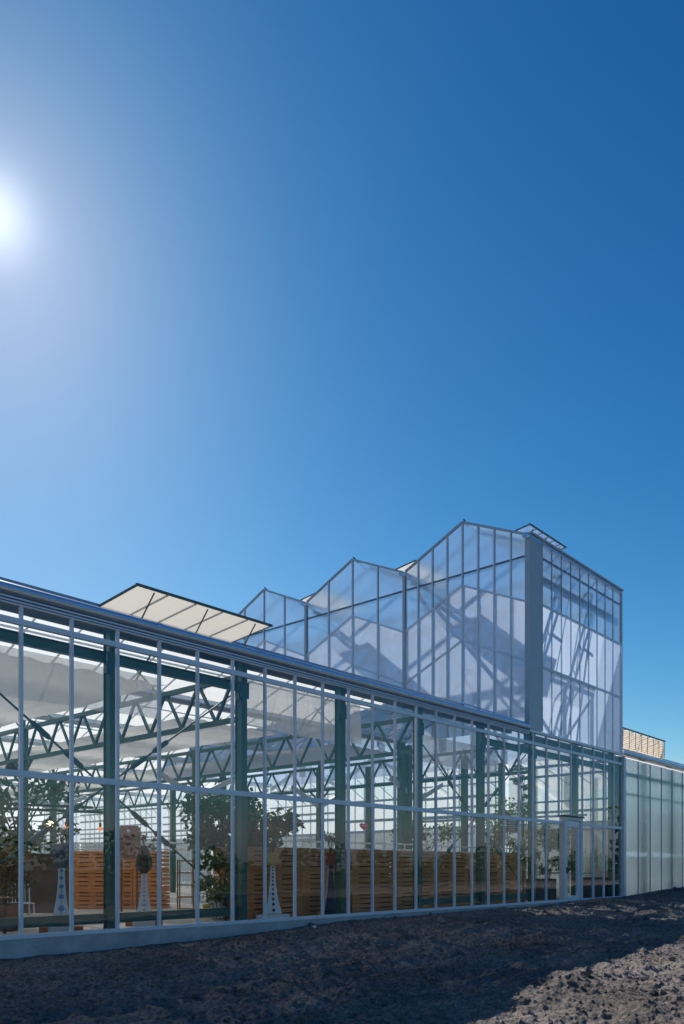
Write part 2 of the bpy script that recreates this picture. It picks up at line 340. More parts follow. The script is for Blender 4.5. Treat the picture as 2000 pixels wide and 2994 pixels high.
# clods lying on the soil
c = MB()
for i in range(26000):
    y = -10.2 + 10.1*random.random()**.8; x = 2.4 + (y+10.4)*.35 + random.random()*(12 + (y+10.2)*1.6)
    if noise.noise(Vector((x*.7, y*.7, 3))) < -.05 and random.random() < .7: continue
    r = .006 + .026*random.random()**4; 
    if random.random() < .006: r = .06+.03*random.random()
    z = ground_z(x, y); b0 = len(c.v)
    pts = [(1,0,0),(-1,0,0),(0,1,0),(0,-1,0),(0,0,1),(0,0,-1),(.6,.6,.5),(-.6,.55,.5),(.55,-.6,.5),(-.6,-.6,.45)]
    rot = Matrix.Rotation(random.random()*6.28, 3, 'Z') @ Matrix.Rotation(random.random()*.8, 3, 'X')
    for p in pts[:6]:
        q = rot @ (Vector(p) * r * (.6+.7*random.random())); c.v.append((x+q.x, y+q.y, z+q.z*.8+r*.25))
    for f in ((0,2,4),(2,1,4),(1,3,4),(3,0,4),(2,0,5),(1,2,5),(3,1,5),(0,3,5)): c.f.append(tuple(b0+k for k in f)); c.m.append(0)
tag(c.build('soil_clods', M['soil']), 'loose crumbs and clods of dry grey brown earth scattered over the bare soil', 'soil', kind='stuff')
# hall floor, pale track far in front (seen mirrored in the glass)
X0, X1, XT, XT2, XW = -4.3, 28.85, 21.9, 28.77, 46.0
SP = 4.7; NS = 9; YB = SP*NS; GZ = 5.94; RISE = 1.04; RH = .89
tag(MB().box(X0, XW, .12, YB+.1, .2, FZ).build('floor', M['floor']), kind='structure')
M['track'] = mat('pale_gravel_track', (.52,.44,.36), .95, 0, var=.2, scale=2)
tag(MB().box(-400, 500, -22.3, -19.6, -.5, .34).build('road', M['track']), kind='structure')

# ------------------------------------------------------------------ greenhouse hall
hall = thing('greenhouse_hall', 'long low glass greenhouse hall with green steel frame behind clear facade', 'greenhouse', (X0, 0, 0))
HO = Vector((X0, 0, 0))
def hp(mb, name, m, smooth=False, parent=None):
    """child of the hall built in world coordinates"""
    o = mb.build(name, m, parent or hall, smooth=smooth); o.matrix_parent_inverse = Matrix.Translation(-HO); return o
def child(mb, name, m, root, parent=None, smooth=False):
    o = mb.build(name, m, parent or root, smooth=smooth)
    if parent is None or parent is root: o.matrix_parent_inverse = Matrix.Translation(-root.location)
    return o
PX = [5.948 + .853*k for k in range(-2, 28)]
ZS, ZM, ZT, ZG = .56, 3.055, 5.40, 5.66         # sill, middle rail, top rail, underside of gutter
DX0, DX1, DZ = 24.03, 25.39, 3.25               # door
# concrete base, sill, rails, gutter
bx_ = X0
while bx_ < X1-.1:
    e_ = min(bx_+3.2, X1)
    if bx_ < DX0 < e_: e_ = DX0
    if abs(bx_-DX0) < .01: bx_ = DX1; e_ = X1
    hp(MB().box(bx_+.004, e_-.004, -.07, .12, -.3, .50), 'base_wall', M['concrete']); bx_ = e_
for a, b in ((X0, DX0-.02), (DX1+.02, X1)):
    sm_ = MB().box(a, b, -.085, .05, .503, .565); hp(sm_, 'sill', M['alu'])
    hp(MB().box(a, b, -.045, .03, ZM-.05, ZM+.05), 'middle_rail', M['alu'])
hp(MB().box(X0, X1-.05, -.045, .03, ZT-.045, ZT+.045), 'top_rail', M['alu'])
hp(MB().box(X0, XT-.2, .45, .55, 5.70, 5.79), 'head_beam', M['dark'])
gp = [(.0, 5.96), (-.045, 5.955), (-.075, 5.935), (-.092, 5.90), (-.095, 5.86), (-.085, 5.82), (-.06, 5.79), (-.03, 5.778), (.0, 5.775), (.14, 5.775), (.14, 5.96), (.12, 5.96), (.12, 5.80), (-.03, 5.80), (-.06, 5.83), (-.07, 5.88), (-.05, 5.92), (.0, 5.93)]
hp(MB().extr(gp, X0, XT-.01), 'gutter', M['gutter'], smooth=False)
hp(MB().box(X0, XT-.02, .02, .06, 5.64, 5.772), 'gutter_board', M['railgreen'])
for q in range(7):
    x = X0+1.2+3.85*q
    hp(MB().extr([(y-.006*(1 if y < .01 else -1), z+.006*(1 if z > 5.87 else -1)) for y, z in gp[:10]]+[(.15, 5.80), (.15, 5.97)], x, x+.10), 'gutter_joint', M['gutter'])
hp(MB().box(X0, XT-.01, -.05, .018, 5.735, 5.760).box(X0, XT-.01, -.06, .018, 5.680, 5.705).box(X0, XT-.01, -.05, .01, 5.645, 5.665), 'gutter_trim', M['alu'])
hp(MB().box(XT, X1, -.06, .05, 5.72, 5.80), 'tower_sill', M['alu'])
hp(MB().box(XT, X1-.1, .06, .16, 5.50, 5.68), 'head_beam', M['dark'])
# glass panes column by column, each with its mullion
for k, x in enumerate(PX):
    if DX0-.2 < x < DX1+.25:
        top0 = DZ+.03
    else: top0 = .565
    if x < X1: hp(MB().box(x-.026, x+.026, -.038, .018, top0, 5.645 if x < XT else 5.72), 'mullion', M['alu'])
    if k+1 < len(PX):
        xa, xb = x+.03, min(PX[k+1], X1)-.03
        for z0, z1 in ((.565, ZM-.05), (ZM+.05, ZT-.045), (ZT+.045, 5.645 if x < XT else 5.72)):
            a, b = xa, xb
            if z0 < 1:
                if a < DX0 < b: b = DX0-.02
                elif a > DX0-.01 and b < DX1+.01: continue
                elif a < DX1 < b: a = DX1+.02
            if z0 < DZ < z1 and a < DX1 and b > DX0: z0 = DZ+.04
            if b-a < .05: continue
            t1 = random.uniform(-.005, .005); t2 = random.uniform(-.004, .004)
            p = MB(); p.quad((a, t1-t2, z0), (b, -t1-t2, z0), (b, -t1+t2, z1), (a, t1+t2, z1))
            hp(p, 'glass_pane', M['glass'])
# the door
dr = MB().box(DX0, DX0+.13, -.12, .06, .42, DZ-.1).box(DX1-.13, DX1, -.12, .06, .42, DZ-.1).box(DX0, DX1, -.12, .06, DZ-.1, DZ)
door = hp(dr, 'door', M['white'])
def sub(mb, name, m, parent):
    o = mb.build(name, m, parent); return o
sub(MB().box(DX0+.14, DX0+.30, -.08, .0, .47, DZ-.12).box(DX1-.30, DX1-.14, -.08, .0, .47, DZ-.12).box(DX0+.30, DX1-.30, -.08, .0, DZ-.32, DZ-.12).box(DX0+.30, DX1-.30, -.08, .0, .47, .68), 'door_leaf', M['alu'], door)
pg = MB(); pg.quad((DX0+.30, -.04, .68), (DX1-.30, -.04, .68), (DX1-.30, -.04, DZ-.32), (DX0+.30, -.04, DZ-.32)); sub(pg, 'door_glass', M['glass'], door)
sub(MB().box(DX0+.20, DX0+.24, -.12, -.08, 1.42, 1.62).box(DX0+.20, DX0+.36, -.15, -.12, 1.55, 1.58), 'door_handle', M['dark'], door)
sub(MB().box(DX0-.05, DX1+.05, -.16, .04, DZ+.003, DZ+.05), 'door_hood', M['dark'], door)
# steel posts behind the facade
PO = [7.70 + 2.985*i for i in range(-4, 8)]
for i, x in enumerate(PO):
    p = MB().box(x-.075, x+.075, .18, .20, FZ, 5.9).box(x-.075, x+.075, .36, .38, FZ, 5.9).box(x-.055, x+.055, .20, .36, FZ, 5.9)
    p.box(x-.12, x+.12, .14, .42, FZ, FZ+.03).box(x-.11, x+.11, .16, .18, 5.0, 5.32).box(x-.12, x-.075, .2, .3, 4.95, 5.1)
    hp(p, 'post', M['steel'])
# longitudinal beams at the head and just above the floor
for i in range(len(PO)-1):
    a, b = PO[i]+.08, PO[i+1]-.08
    if i in (0, 1, 2, 3, 4, 8, 9, 10):
        zc = 5.235
        hp(MB().box(a, b, .24, .36, zc-.09, zc-.075).box(a, b, .29, .31, zc-.075, zc+.075).box(a, b, .24, .36, zc+.075, zc+.09), 'head_beam', M['steel'])
    if i in (0, 1, 2, 3, 4, 7, 8):
        hp(MB().box(a, b, .26, .40, .64, .655).box(a, b, .27, .29, .655, .795).box(a, b, .26, .40, .795, .81), 'low_beam', M['steel'])
# diagonal tie rods with turnbuckles
def tie(xa, za, xb, zb, y):
    a = Vector((xa, y, za)); b = Vector((xb, y, zb)); t = MB().tube([a, b], .018, 6)
    for f in (.30, .40, .62, .70):
        c0 = a.lerp(b, f); d = (b-a).normalized(); t.tube([c0-d*.22, c0-d*.16, c0+d*.16, c0+d*.22], [.02,.05,.05,.02], 8)
    return t
for xa, xb in ((PO[3], PO[5]), (PO[7], PO[9])):
    hp(tie(xa, 5.15, xb, .85, .45), 'tie_rod', M['steel']); hp(tie(xa, .85, xb, 5.15, .49), 'tie_rod', M['steel'])
# lattice trusses across the hall, with their columns and roof struts
TX = [PO[3], PO[5], PO[7], PO[9]]
for tx in TX:
    yend = YB-.2
    t = MB().box(tx-.05, tx+.05, .38, yend, 5.40, 5.50).box(tx-.05, tx+.05, .38, yend, 4.55, 4.65)
    n = int((yend-.5)/.58)
    for i in range(n):
        ya = .55+i*.58; 
        if i % 2 == 0: t.bar((tx, ya, 5.40), (tx, ya+.5, 4.65), .055)
        else: t.bar((tx, ya-.04, 4.65), (tx, ya+.46, 5.40), .055)
    hp(t, 'lattice_truss', M['steel'])
    s = MB()
    for k in range(1, NS):
        y = k*SP; s.bar((tx, y, 5.50), (tx, y, GZ-.25), .09)
        if tx < XT: 
            for dy in (-1, 1): s.bar((tx, y+dy*1.6, 5.5), (tx, y+dy*.75, GZ+.25), .03).bar((tx, y+dy*.2, 5.5), (tx, y+dy*1.3, GZ+.48), .03)
    hp(s, 'roof_strut', M['steel'])
    for k in (2, 4, 6, 8):
        y = k*SP
        hp(MB().box(tx-.11, tx+.11, y-.08, y+.08, FZ, 5.45).bar((tx, y-.08, 4.2), (tx, y-.5, 4.58), .06).bar((tx, y+.08, 4.2), (tx, y+.5, 4.58), .06), 'column', M['steelpale'])
    # knee braces along X near columns
# extra pairs of columns under the tower
for x, y in ((21.7, 4.7), (22.1, 4.7), (25.6, 4.7), (28.3, 4.7), (25.6, 9.4), (21.7, 14.1)):
    hp(MB().box(x-.1, x+.1, y-.1, y+.1, FZ, 5.8), 'column', M['steelpale'])
# sloping braces in the plane of the columns
for x, y in ((TX[2], 9.4), (TX[2], 18.8), (TX[3], 4.7), (TX[3], 9.4), (TX[1], 18.8), (TX[1], 28.2)):
    hp(MB().bar((x+.1, y, 4.0), (x+1.5, y, 4.62), .10, .16).bar((x-.1, y, 4.0), (x-1.5, y, 4.62), .10, .16), 'knee_brace', M['panel'])
# roof: every span has two slopes of hazy glass with bars, a ridge and a gutter
for k in range(NS):
    y0 = k*SP; ym = y0+SP/2; y1 = y0+SP; zr = GZ+RH
    xe = XT-.03 if y0 < SP*4-.1 else X1
    for a, b in (((y0+.1, GZ+.03), (ym-.03, zr)), ((y1-.1, GZ+.03), (ym+.03, zr))):
        q = MB(); q.quad((X0, a[0], a[1]), (xe, a[0], a[1]), (xe, b[0], b[1]), (X0, b[0], b[1])); hp(q, 'roof_slope', M['roofglass'])
        r = MB(); n = int((xe-X0)/1.0)
        for i in range(n+1):
            x = X0+(xe-X0)*i/n; r.bar((x, a[0], a[1]-.02), (x, b[0], b[1]-.02), .03, .035)
        mid = .5
        r.bar((X0, a[0]*.5+b[0]*.5, (a[1]+b[1])/2-.03), (xe, a[0]*.5+b[0]*.5, (a[1]+b[1])/2-.03), .03, .04)
        hp(r, 'glazing_bars', M['alu'])
    hp(MB().extr([(ym-.07, zr-.03), (ym+.07, zr-.03), (ym+.03, zr+.05), (ym-.03, zr+.05)], X0, xe), 'ridge', M['panel'])
    if k: hp(MB().extr([(y0-.11, GZ+.05), (y0-.11, GZ-.06), (y0-.05, GZ-.16), (y0+.05, GZ-.16), (y0+.11, GZ-.06), (y0+.11, GZ+.05)], X0, xe), 'valley_gutter', M['gutter'])
# end flashing of the first slope against the tower wall
hp(MB().bar((XT-.06, .1, GZ+.07), (XT-.06, 2.35, GZ+RH+.08), .09, .05).bar((XT-.06, 2.35, GZ+RH+.08), (XT-.06, 4.6, GZ+.07), .09, .05), 'end_flashing', M['gutter'])
# walls of the far end (y = YB) and the far side (x = X1)
def gable_wall(mats, Xc, zb, zt, k0, k1, nb):
    for k in range(k0, k1):
        y0 = k*SP; ym = y0+SP/2; y1 = y0+SP
        p = MB(); b = len(p.v); p.v += [(Xc, y0, zb), (Xc, y1, zb), (Xc, y1, zt), (Xc, ym, zt+RISE), (Xc, y0, zt)]; p.f.append((0,1,2,3,4)); p.m.append(0)
        yield k, p
for k, p in gable_wall(None, X1, 3.3, GZ, 2, NS, 8): hp(p, 'end_wall_glass', M['endglass'])
for k in range(NS):
    p = MB(); p.quad((X1, k*SP+.2, FZ), (X1, k*SP+SP, FZ), (X1, k*SP+SP, 3.299), (X1, k*SP+.2, 3.299)); hp(p, 'low_wall_glass', M['lowglass'])
for k in range(0, 2):
    p = MB(); p.quad((X1, k*SP+.2, 3.3), (X1, k*SP+SP, 3.3), (X1, k*SP+SP, 6.0), (X1, k*SP+.2, 6.0)); hp(p, 'end_wall_glass', M['endglass'])
for k in range(0, NS):
    y0 = k*SP; f = MB(); f.box(X1-.06, X1-.01, y0+.15, y0+SP-.1, FZ+.9, FZ+.98)
    for i in range(1, 8):
        y = y0+SP*i/8; zt = GZ+RISE*(1-abs(i-4)/4) if k > 1 else 5.9; f.box(X1-.06, X1-.01, y-.02, y+.02, FZ, zt-.03)
    f.bar((X1-.10, y0+.1, GZ-.30), (X1-.10, y0+SP/2, GZ+RISE-.30), .08, .16) if k > 1 else None
    f.bar((X1-.10, y0+SP/2, GZ+RISE-.30), (X1-.10, y0+SP-.1, GZ-.30), .08, .16) if k > 1 else None
    hp(f, 'end_wall_frame', M['alu'])
    r = MB()
    for z, h in ((3.02,.09),(3.28,.10),(3.56,.08),(3.84,.12),(4.2,.08),(4.62,.10),(5.1,.08),(5.55,.10)):
        if random.random() < .12: continue
        dz = random.uniform(-.09, .09); ya_ = y0+.12+(random.random()*1.2 if random.random() < .25 else 0); hh = h*random.uniform(.6, 1.25)
        r.box(X1-.16, X1-.065, ya_, y0+SP-.12, z+dz-hh/2, z+dz+hh/2)
    for q in range(5):
        yq = y0+.25+q*.85; r.bar((X1-.2, yq, 4.75), (X1-.2, min(yq+1.3, y0+SP-.15), 4.75+min(1.3, y0+SP-.15-yq)*.75), .025)
    hp(r, 'end_wall_rails', M['railgrey'])
hp(MB().box(X1-.12, X1-.0, .04, .24, FZ, 5.7), 'post', M['steel'])
q = MB(); q.quad((X0, YB, 4.2), (X1, YB, 4.2), (X1, YB, GZ-.1), (X0, YB, GZ-.1)); hp(q, 'rear_wall_glass', M['endglass'])
q = MB(); q.quad((X0, YB, FZ), (X1, YB, FZ), (X1, YB, 4.199), (X0, YB, 4.199)); hp(q, 'low_wall_glass', M['lowglass'])
f = MB()
for i in range(35): f.box(X0+i*.97-.02, X0+i*.97+.02, YB-.06, YB-.01, FZ, GZ-.1)
for z in (.5, 1.5, 2.6, 3.2, 3.7, 4.2, 4.9): f.box(X0, X1-.2, YB-.12, YB-.065, z-.05, z+.05)
hp(f, 'rear_wall_frame', M['railgrey'])
q = MB(); q.quad((X0, 0.1, FZ), (X0, YB, FZ), (X0, YB, GZ-.1), (X0, .1, GZ-.1)); hp(q, 'side_wall_glass', M['endglass'])
# an open vent: sheet hinged at the ridge, free edge lifted
def vent(xa, xb, yh, zh, yf, zf, n, root, m_sheet, add):
    v = MB(); v.hexa([(xa, yf, zf-.012), (xb, yf, zf-.012), (xb, yh, zh-.012), (xa, yh, zh-.012), (xa, yf, zf), (xb, yf, zf), (xb, yh, zh), (xa, yh, zh)])
    o = add(v, 'roof_vent', m_sheet); fr = MB()
    fr.bar((xa-.03, yf, zf), (xb+.03, yf, zf), .045, .045).bar((xa, yf, zf), (xa, yh, zh), .03, .04).bar((xb, yf, zf), (xb, yh, zh), .03, .04)
    gb_ = MB()
    for i in range(1, n): x = xa+(xb-xa)*i/n; gb_.bar((x, yf, zf-.03), (x, yh, zh-.03), .025, .03)
    sub(fr, 'vent_frame', M['railgreen'], o); sub(gb_, 'vent_bars', M['panel'], o)
    for i in range(3):
        x = xa+(xb-xa)*(.12+.38*i); sub(MB().bar((x, yf+.05, zf-.04), (x-.15, yf+.35, zf-.62), .022), 'vent_strut', M['railgreen'], o)
    return o
vent(8.69, 12.12, 2.33, GZ+RH-.02, .93, 6.93, 5, hall, M['vent'], lambda mb, n, m: hp(mb, n, m))

# ------------------------------------------------------------------ polycarbonate tower
tower = thing('greenhouse_tower', 'tall saw-toothed tower of translucent blue white sheets rising over the low glass hall', 'greenhouse tower', (XT, 0, 5.8))
def tp(mb, name, m, parent=None): 
    o = mb.build(name, m, parent or tower)
    if parent is None: o.matrix_parent_inverse = Matrix.Translation(-tower.location)
    return o
TE = 11.68; NT = 4; XP = 22.66                  # eaves, spans, end of the grey corner panel
ZL, ZL2 = 9.66, 7.88                            # top of the white lining, lower rail
def zroof(y, e): yy = (y % SP); return e + RISE*(1-abs(yy-SP/2)/(SP/2))
for k in range(NT):
    n = 8 if k == 0 else 4; y0 = k*SP
    for i in range(n):
        ya = y0+SP*i/n+.02; yb = y0+SP*(i+1)/n-.02; s = (yb-ya)*.0
        ha = RISE*(1-abs(ya-y0-SP/2)/(SP/2)); hb = RISE*(1-abs(yb-y0-SP/2)/(SP/2))
        p = MB().hexa([(XT-.012, ya, ZL+ha), (XT+.012, ya, ZL+ha), (XT+.012, yb, ZL+hb), (XT-.012, yb, ZL+hb), (XT-.012, ya, TE+ha-.02), (XT+.012, ya, TE+ha-.02), (XT+.012, yb, TE+hb-.02), (XT-.012, yb, TE+hb-.02)]); p.mi = 1; p.quad((XT+.03, ya, ZL+ha), (XT+.03, yb, ZL+hb), (XT+.03, yb, TE+hb-.03), (XT+.03, ya, TE+ha-.03)); tp(p, 'clear_sheet', [M['towerblur'], M['liner']])
        p = MB(); p.quad((XT, ya, 5.85), (XT, yb, 5.85), (XT, yb, ZL+hb), (XT, ya, ZL+ha)); tp(p, 'white_sheet', M['towerwhite'])
        if i: 
            h = RISE*(1-abs(SP*i/n-SP/2)/(SP/2)); y = y0+SP*i/n
            tp(MB().box(XT-.05, XT+.03, y-.025, y+.025, 5.85, TE+h), 'mullion', M['alu'])
    ym = y0+SP/2; y1 = y0+SP
    for nm, z, m, wd in (('verge', TE+.02, M['panel'], .07), ('sloping_rail', ZL, M['alu'], .06), ('sloping_rail', ZL2, M['alu'], .06)):
        tp(MB().bar((XT-.03, y0+.06, z+.02), (XT-.03, ym, z+RISE), .06, wd).bar((XT-.03, ym, z+RISE), (XT-.03, y1-.06, z+.02), .06, wd), nm, m)
    tp(MB().box(XT+.04, XT+.09, y0+.06, y1-.06, 11.08, 11.13), 'level_rail', M['railgrey'])
    tp(MB().bar((XT-.07, ym-.08, TE+RISE+.075), (XT+.30, ym, TE+RISE-.0), .04, .03), 'ridge_end', M['dark'])
    # roof slopes and bars
    for a, b in (((y0+.08, TE+.02), (ym-.02, TE+RISE)), ((y1-.08, TE+.02), (ym+.02, TE+RISE))):
        q = MB(); q.quad((XT, a[0], a[1]), (XT2, a[0], a[1]), (XT2, b[0], b[1]), (XT, b[0], b[1])); tp(q, 'roof_slope', M['towerroof'])
        r = MB()
        for i in range(1, 7): x = XT+(XT2-XT)*i/7; r.bar((x, a[0], a[1]-.03), (x, b[0], b[1]-.03), .045, .06)
        tp(r, 'glazing_bars', M['alu'])
    # valley gutter with its end cap, wall post on the valley line
    y = y0
    tp(MB().box(XT-.10, XT2, y-.055, y+.055, TE-.07, TE+.02).tube([(XT-.22, y, TE-.06), (XT-.1, y, TE-.06)], .09, 12), 'valley_gutter', M['gutter'])
    if k: tp(MB().box(XT-.07, XT+.05, y-.05, y+.05, 5.85, TE-.10), 'corner_post', M['panel'])
    # frame inside the tower, whose shadows fall on the sheets
    for x in (24.15, 26.45):
        t = MB().box(x-.06, x+.06, y0+.1, y1-.1, 11.02, 11.12).box(x-.06, x+.06, y0+.1, y1-.1, 10.32, 10.42)
        for i in range(4):
            yy = y0+.2+i*1.1; t.bar((x, yy, 11.02), (x, yy+.55, 10.42), .05).bar((x, yy+.55, 10.42), (x, yy+1.05, 11.02), .05)
        t.bar((x, y0+.1, 9.0), (x, y0+1.6, 10.32), .09, .09).bar((x, y1-.1, 9.0), (x, y1-1.6, 10.32), .09, .09)
        tp(t, 'inner_truss', M['alu'])
    for x in (24.15, 26.45, 28.5):
        tp(MB().box(x-.10, x+.10, y1-.10, y1+.10, 5.8, 11.3), 'inner_column', M['alu'])
    tp(MB().box(XT+.4, XT2-.1, y1-.05, y1+.05, 11.38, 11.48), 'inner_beam', M['alu'])
tp(MB().bar((22.4, 4.6, 6.2), (28.3, 4.6, 11.1), .09).bar((28.3, 4.5, 6.2), (22.4, 4.5, 11.1), .09), 'inner_brace', M['alu'])
tp(MB().bar((24.15, .6, 6.0), (24.15, 4.4, 10.2), .10).bar((26.45, .6, 10.2), (26.45, 4.4, 6.6), .10), 'inner_brace', M['alu'])
# front wall over the facade
tp(MB().box(XT, XP, -.05, .04, 5.82, TE+.05).box(XT-.04, XT, -.06, .10, 5.85, TE-.10).box(XP, XP+.05, -.06, .04, 5.82, TE), 'corner_panel', M['panel'])
n = 9
for i in range(n):
    a = XP+.05+(XT2-XP-.1)*i/n+.015; b = XP+.05+(XT2-XP-.1)*(i+1)/n-.015
    p = MB().box(a, b, -.012, .012, ZL+.1, TE); p.mi = 1; p.quad((a, .03, ZL+.1), (b, .03, ZL+.1), (b, .03, TE-.02), (a, .03, TE-.02)); tp(p, 'clear_sheet', [M['towerblur'], M['liner']])
    p = MB(); p.quad((a, 0, 5.82), (b, 0, 5.82), (b, 0, ZL+.1), (a, 0, ZL+.1)); tp(p, 'white_sheet', M['towerwhite'])
    if i: tp(MB().box(a-.015-.016, a-.015+.016, -.03, .02, 5.82, TE), 'mullion', M['alu'])
tp(MB().box(XT2-.05, XT2+.03, -.06, .05, 5.8, TE+.02), 'corner_post', M['alu'])
for z in (ZL+.1, ZL2-.05): tp(MB().box(XP+.05, XT2-.05, -.05, -.003, z-.04, z+.04), 'level_rail', M['alu'])
tp(MB().box(XP+.05, XT2-.05, .40, .52, 10.80, 11.0), 'inner_beam', M['railgrey']); tp(MB().box(XP+.05, XT2-.05, .05, .10, 11.25, 11.30), 'inner_rail', M['railgrey'])
tp(MB().box(XT+.02, XT2+.05, -.10, .06, TE+.053, TE+.11), 'eaves', M['panel'])
# far side and rear of the tower
for k in range(NT):
    y0 = k*SP; ym = y0+SP/2; y1 = y0+SP
    p = MB(); p.v += [(XT2, y0, ZL), (XT2, y1, ZL), (XT2, y1, TE), (XT2, ym, TE+RISE), (XT2, y0, TE)]; p.f.append((0,1,2,3,4)); p.m.append(0); tp(p, 'clear_sheet', M['towerclear'])
    p = MB(); p.quad((XT2, y0, 5.8), (XT2, y1, 5.8), (XT2, y1, ZL-.01), (XT2, y0, ZL-.01)); tp(p, 'white_sheet', M['towerwhite'])
yr = NT*SP
p = MB(); p.quad((XT, yr, ZL), (XT2, yr, ZL), (XT2, yr, TE), (XT, yr, TE)); tp(p, 'clear_sheet', M['towerclear'])
p = MB(); p.quad((XT, yr, 5.8), (XT2, yr, 5.8), (XT2, yr, ZL-.01), (XT, yr, ZL-.01)); tp(p, 'white_sheet', M['towerwhite'])
TV = lambda mb, n, m: tp(mb, n, m)
zr = TE+RISE
for k in range(3): vent(23.75, 26.3, SP*(k+.5)-.02, zr+.0, SP*k+.95, zr+.16, 6, tower, M['towerroof'] if k < 1 else M['vent'], TV)

# ------------------------------------------------------------------ right wing
wing = thing('greenhouse_wing', 'low greenhouse wing with milky ribbed sheet wall beside the tower', 'greenhouse wing', (X1, 0, 0))
def wp(mb, name, m): return child(mb, name, m, wing)
x = 29.18; i = 0
while x < XW-1:
    p = MB().box(x+.012, x+1.2-.012, -.012, .012, .30, 5.66); p.mi = 1; p.quad((x+.022, .03, .30), (x+1.178, .03, .30), (x+1.178, .03, 5.66), (x+.022, .03, 5.66)); wp(p, 'milky_sheet', [M['wingblur'], M['wingliner']])
    wp(MB().box(x-.02, x+.02, -.03, .02, .3, 5.66), 'mullion', M['panel']); x += 1.2
wp(MB().box(X1+.005, X1+.10, -.10, .06, .25, 5.70), 'corner_post', M['alu'])
wp(MB().box(X1+.14, X1+.22, -.07, .05, .25, 5.66), 'corner_post', M['alu'])
wp(MB().extr([(y, z-.02) for y, z in gp], X1+.02, XW), 'gutter', M['gutter'])
wp(MB().box(X1+.1, XW, -.05, .10, -.3, .30), 'base_wall', M['concrete'])
wp(MB().box(X1+.2, XW, .12, .22, 5.05, 5.19).box(X1+.2, XW, .12, .20, 4.35, 4.42), 'inner_rail', M['panel'])
for k in range(2):
    y0 = k*SP; ym = y0+SP/2; y1 = y0+SP; zq = GZ+RH
    for a, b in (((y0+.1, GZ+.02), (ym-.03, zq)), ((y1-.1, GZ+.02), (ym+.03, zq))):
        q = MB(); q.quad((X1+.02, a[0], a[1]), (XW, a[0], a[1]), (XW, b[0], b[1]), (X1+.02, b[0], b[1])); wp(q, 'roof_slope', M['roofglass'])
    wp(MB().box(X1+.02, XW, ym-.05, ym+.05, zq, zq+.05), 'ridge', M['panel'])
q = MB(); q.quad((X1+.02, 2*SP, .4), (XW, 2*SP, .4), (XW, 2*SP, GZ), (X1+.02, 2*SP, GZ)); wp(q, 'rear_wall', M['endglass'])
for x in (PO[-1]+2.985, PO[-1]+5.97, PO[-1]+8.95): wp(MB().box(x-.08, x+.08, .2, .4, FZ, 5.7), 'post', M['steel'])
for x in (31, 34, 37): wp(MB().box(x-.1, x+.1, 4.6, 4.8, FZ, 5.9), 'column', M['steelpale'])
# wing vent with its pleated insect net
va, vb, yf, zf = 30.6, 35.75, .92, 7.16
vo = vent(va, vb, 2.33, GZ+RH+.03, yf, zf, 6, wing, M['towerroof'], wp)
n1, n2 = 44, 10; nb = MB(); grid = []
for i in range(n1*2+1):
    for j in range(n2*2+1):
        x = va+(vb-va)*i/(n1*2); z = zf-.03-(zf-.03-6.36)*j/(n2*2)
        bow = .10*math.sin(math.pi*j/(n2*2)); y = yf+.10-bow*.6 + (.035 if j % 2 else -.035) + .012*math.sin(x*9+j)
        grid.append((x, y, z))
nb.v = grid; q = n2*2+1
for i in range(n1*2):
    for j in range(n2*2): nb.f.append((i*q+j, (i+1)*q+j, (i+1)*q+j+1, i*q+j+1)); nb.m.append(0)
sub(nb, 'insect_net', M['net'], vo)
for i in range(9):
    x = va+(vb-va)*i/8; sub(MB().bar((x, yf+.02, zf-.04), (x, yf+.03, 6.42), .02), 'net_cord', M['wood2'], vo)
for xx in (va, vb):
    t = MB(); 
    for j in range(16):
        f0, f1 = j/16, (j+1)/16; zz0, zz1 = zf-.04-f0*.76, zf-.04-f1*.76
        o0 = .05 if j % 2 else 0; o1 = .05-o0
        t.quad((xx+o0, yf+.08, zz0), (xx+o0, 2.3, 6.98-.0*f0), (xx+o1, 2.3, 6.97), (xx+o1, yf+.08, zz1))
    sub(t, 'net_side', M['net'], vo)

# ------------------------------------------------------------------ hanging cloths
def cloth(xa, xb, y, z0, z1, label, wav=.05, sag=.05):
    m = MB(); n = 60; k = 12
    for i in range(n+1):
        for j in range(k+1):
            f = i/n; g_ = j/k; x = xa+(xb-xa)*f
            m.v.append((x-xa, wav*(.35+.65*g_)*(math.sin(x*5.1+.6*math.sin(x*2))+.6*math.sin(x*13+1)), z1-(z1-z0)*g_ - sag*g_*math.sin(math.pi*f)))
    for i in range(n):
        for j in range(k): m.f.append((i*(k+1)+j, (i+1)*(k+1)+j, (i+1)*(k+1)+j+1, i*(k+1)+j+1)); m.m.append(0)
    o = m.build('shade_cloth', M['cloth'], loc=(xa, y, 0), smooth=True)
    return tag(o, label, 'shade cloth', 'shade cloths hung behind the facade')
cloth(2.5, 8.95, .62, 4.40, 5.16, 'grey translucent cloth hung behind the first green post, largest of the three', .03)
cloth(11.0, 14.75, .62, 4.58, 5.62, 'grey translucent cloth hung below the lifted roof vent, folded dark at one end', .06)
cloth(16.85, 21.2, .62, 4.45, 5.15, 'smooth bluish cloth hung at the foot of the translucent tower', .02)
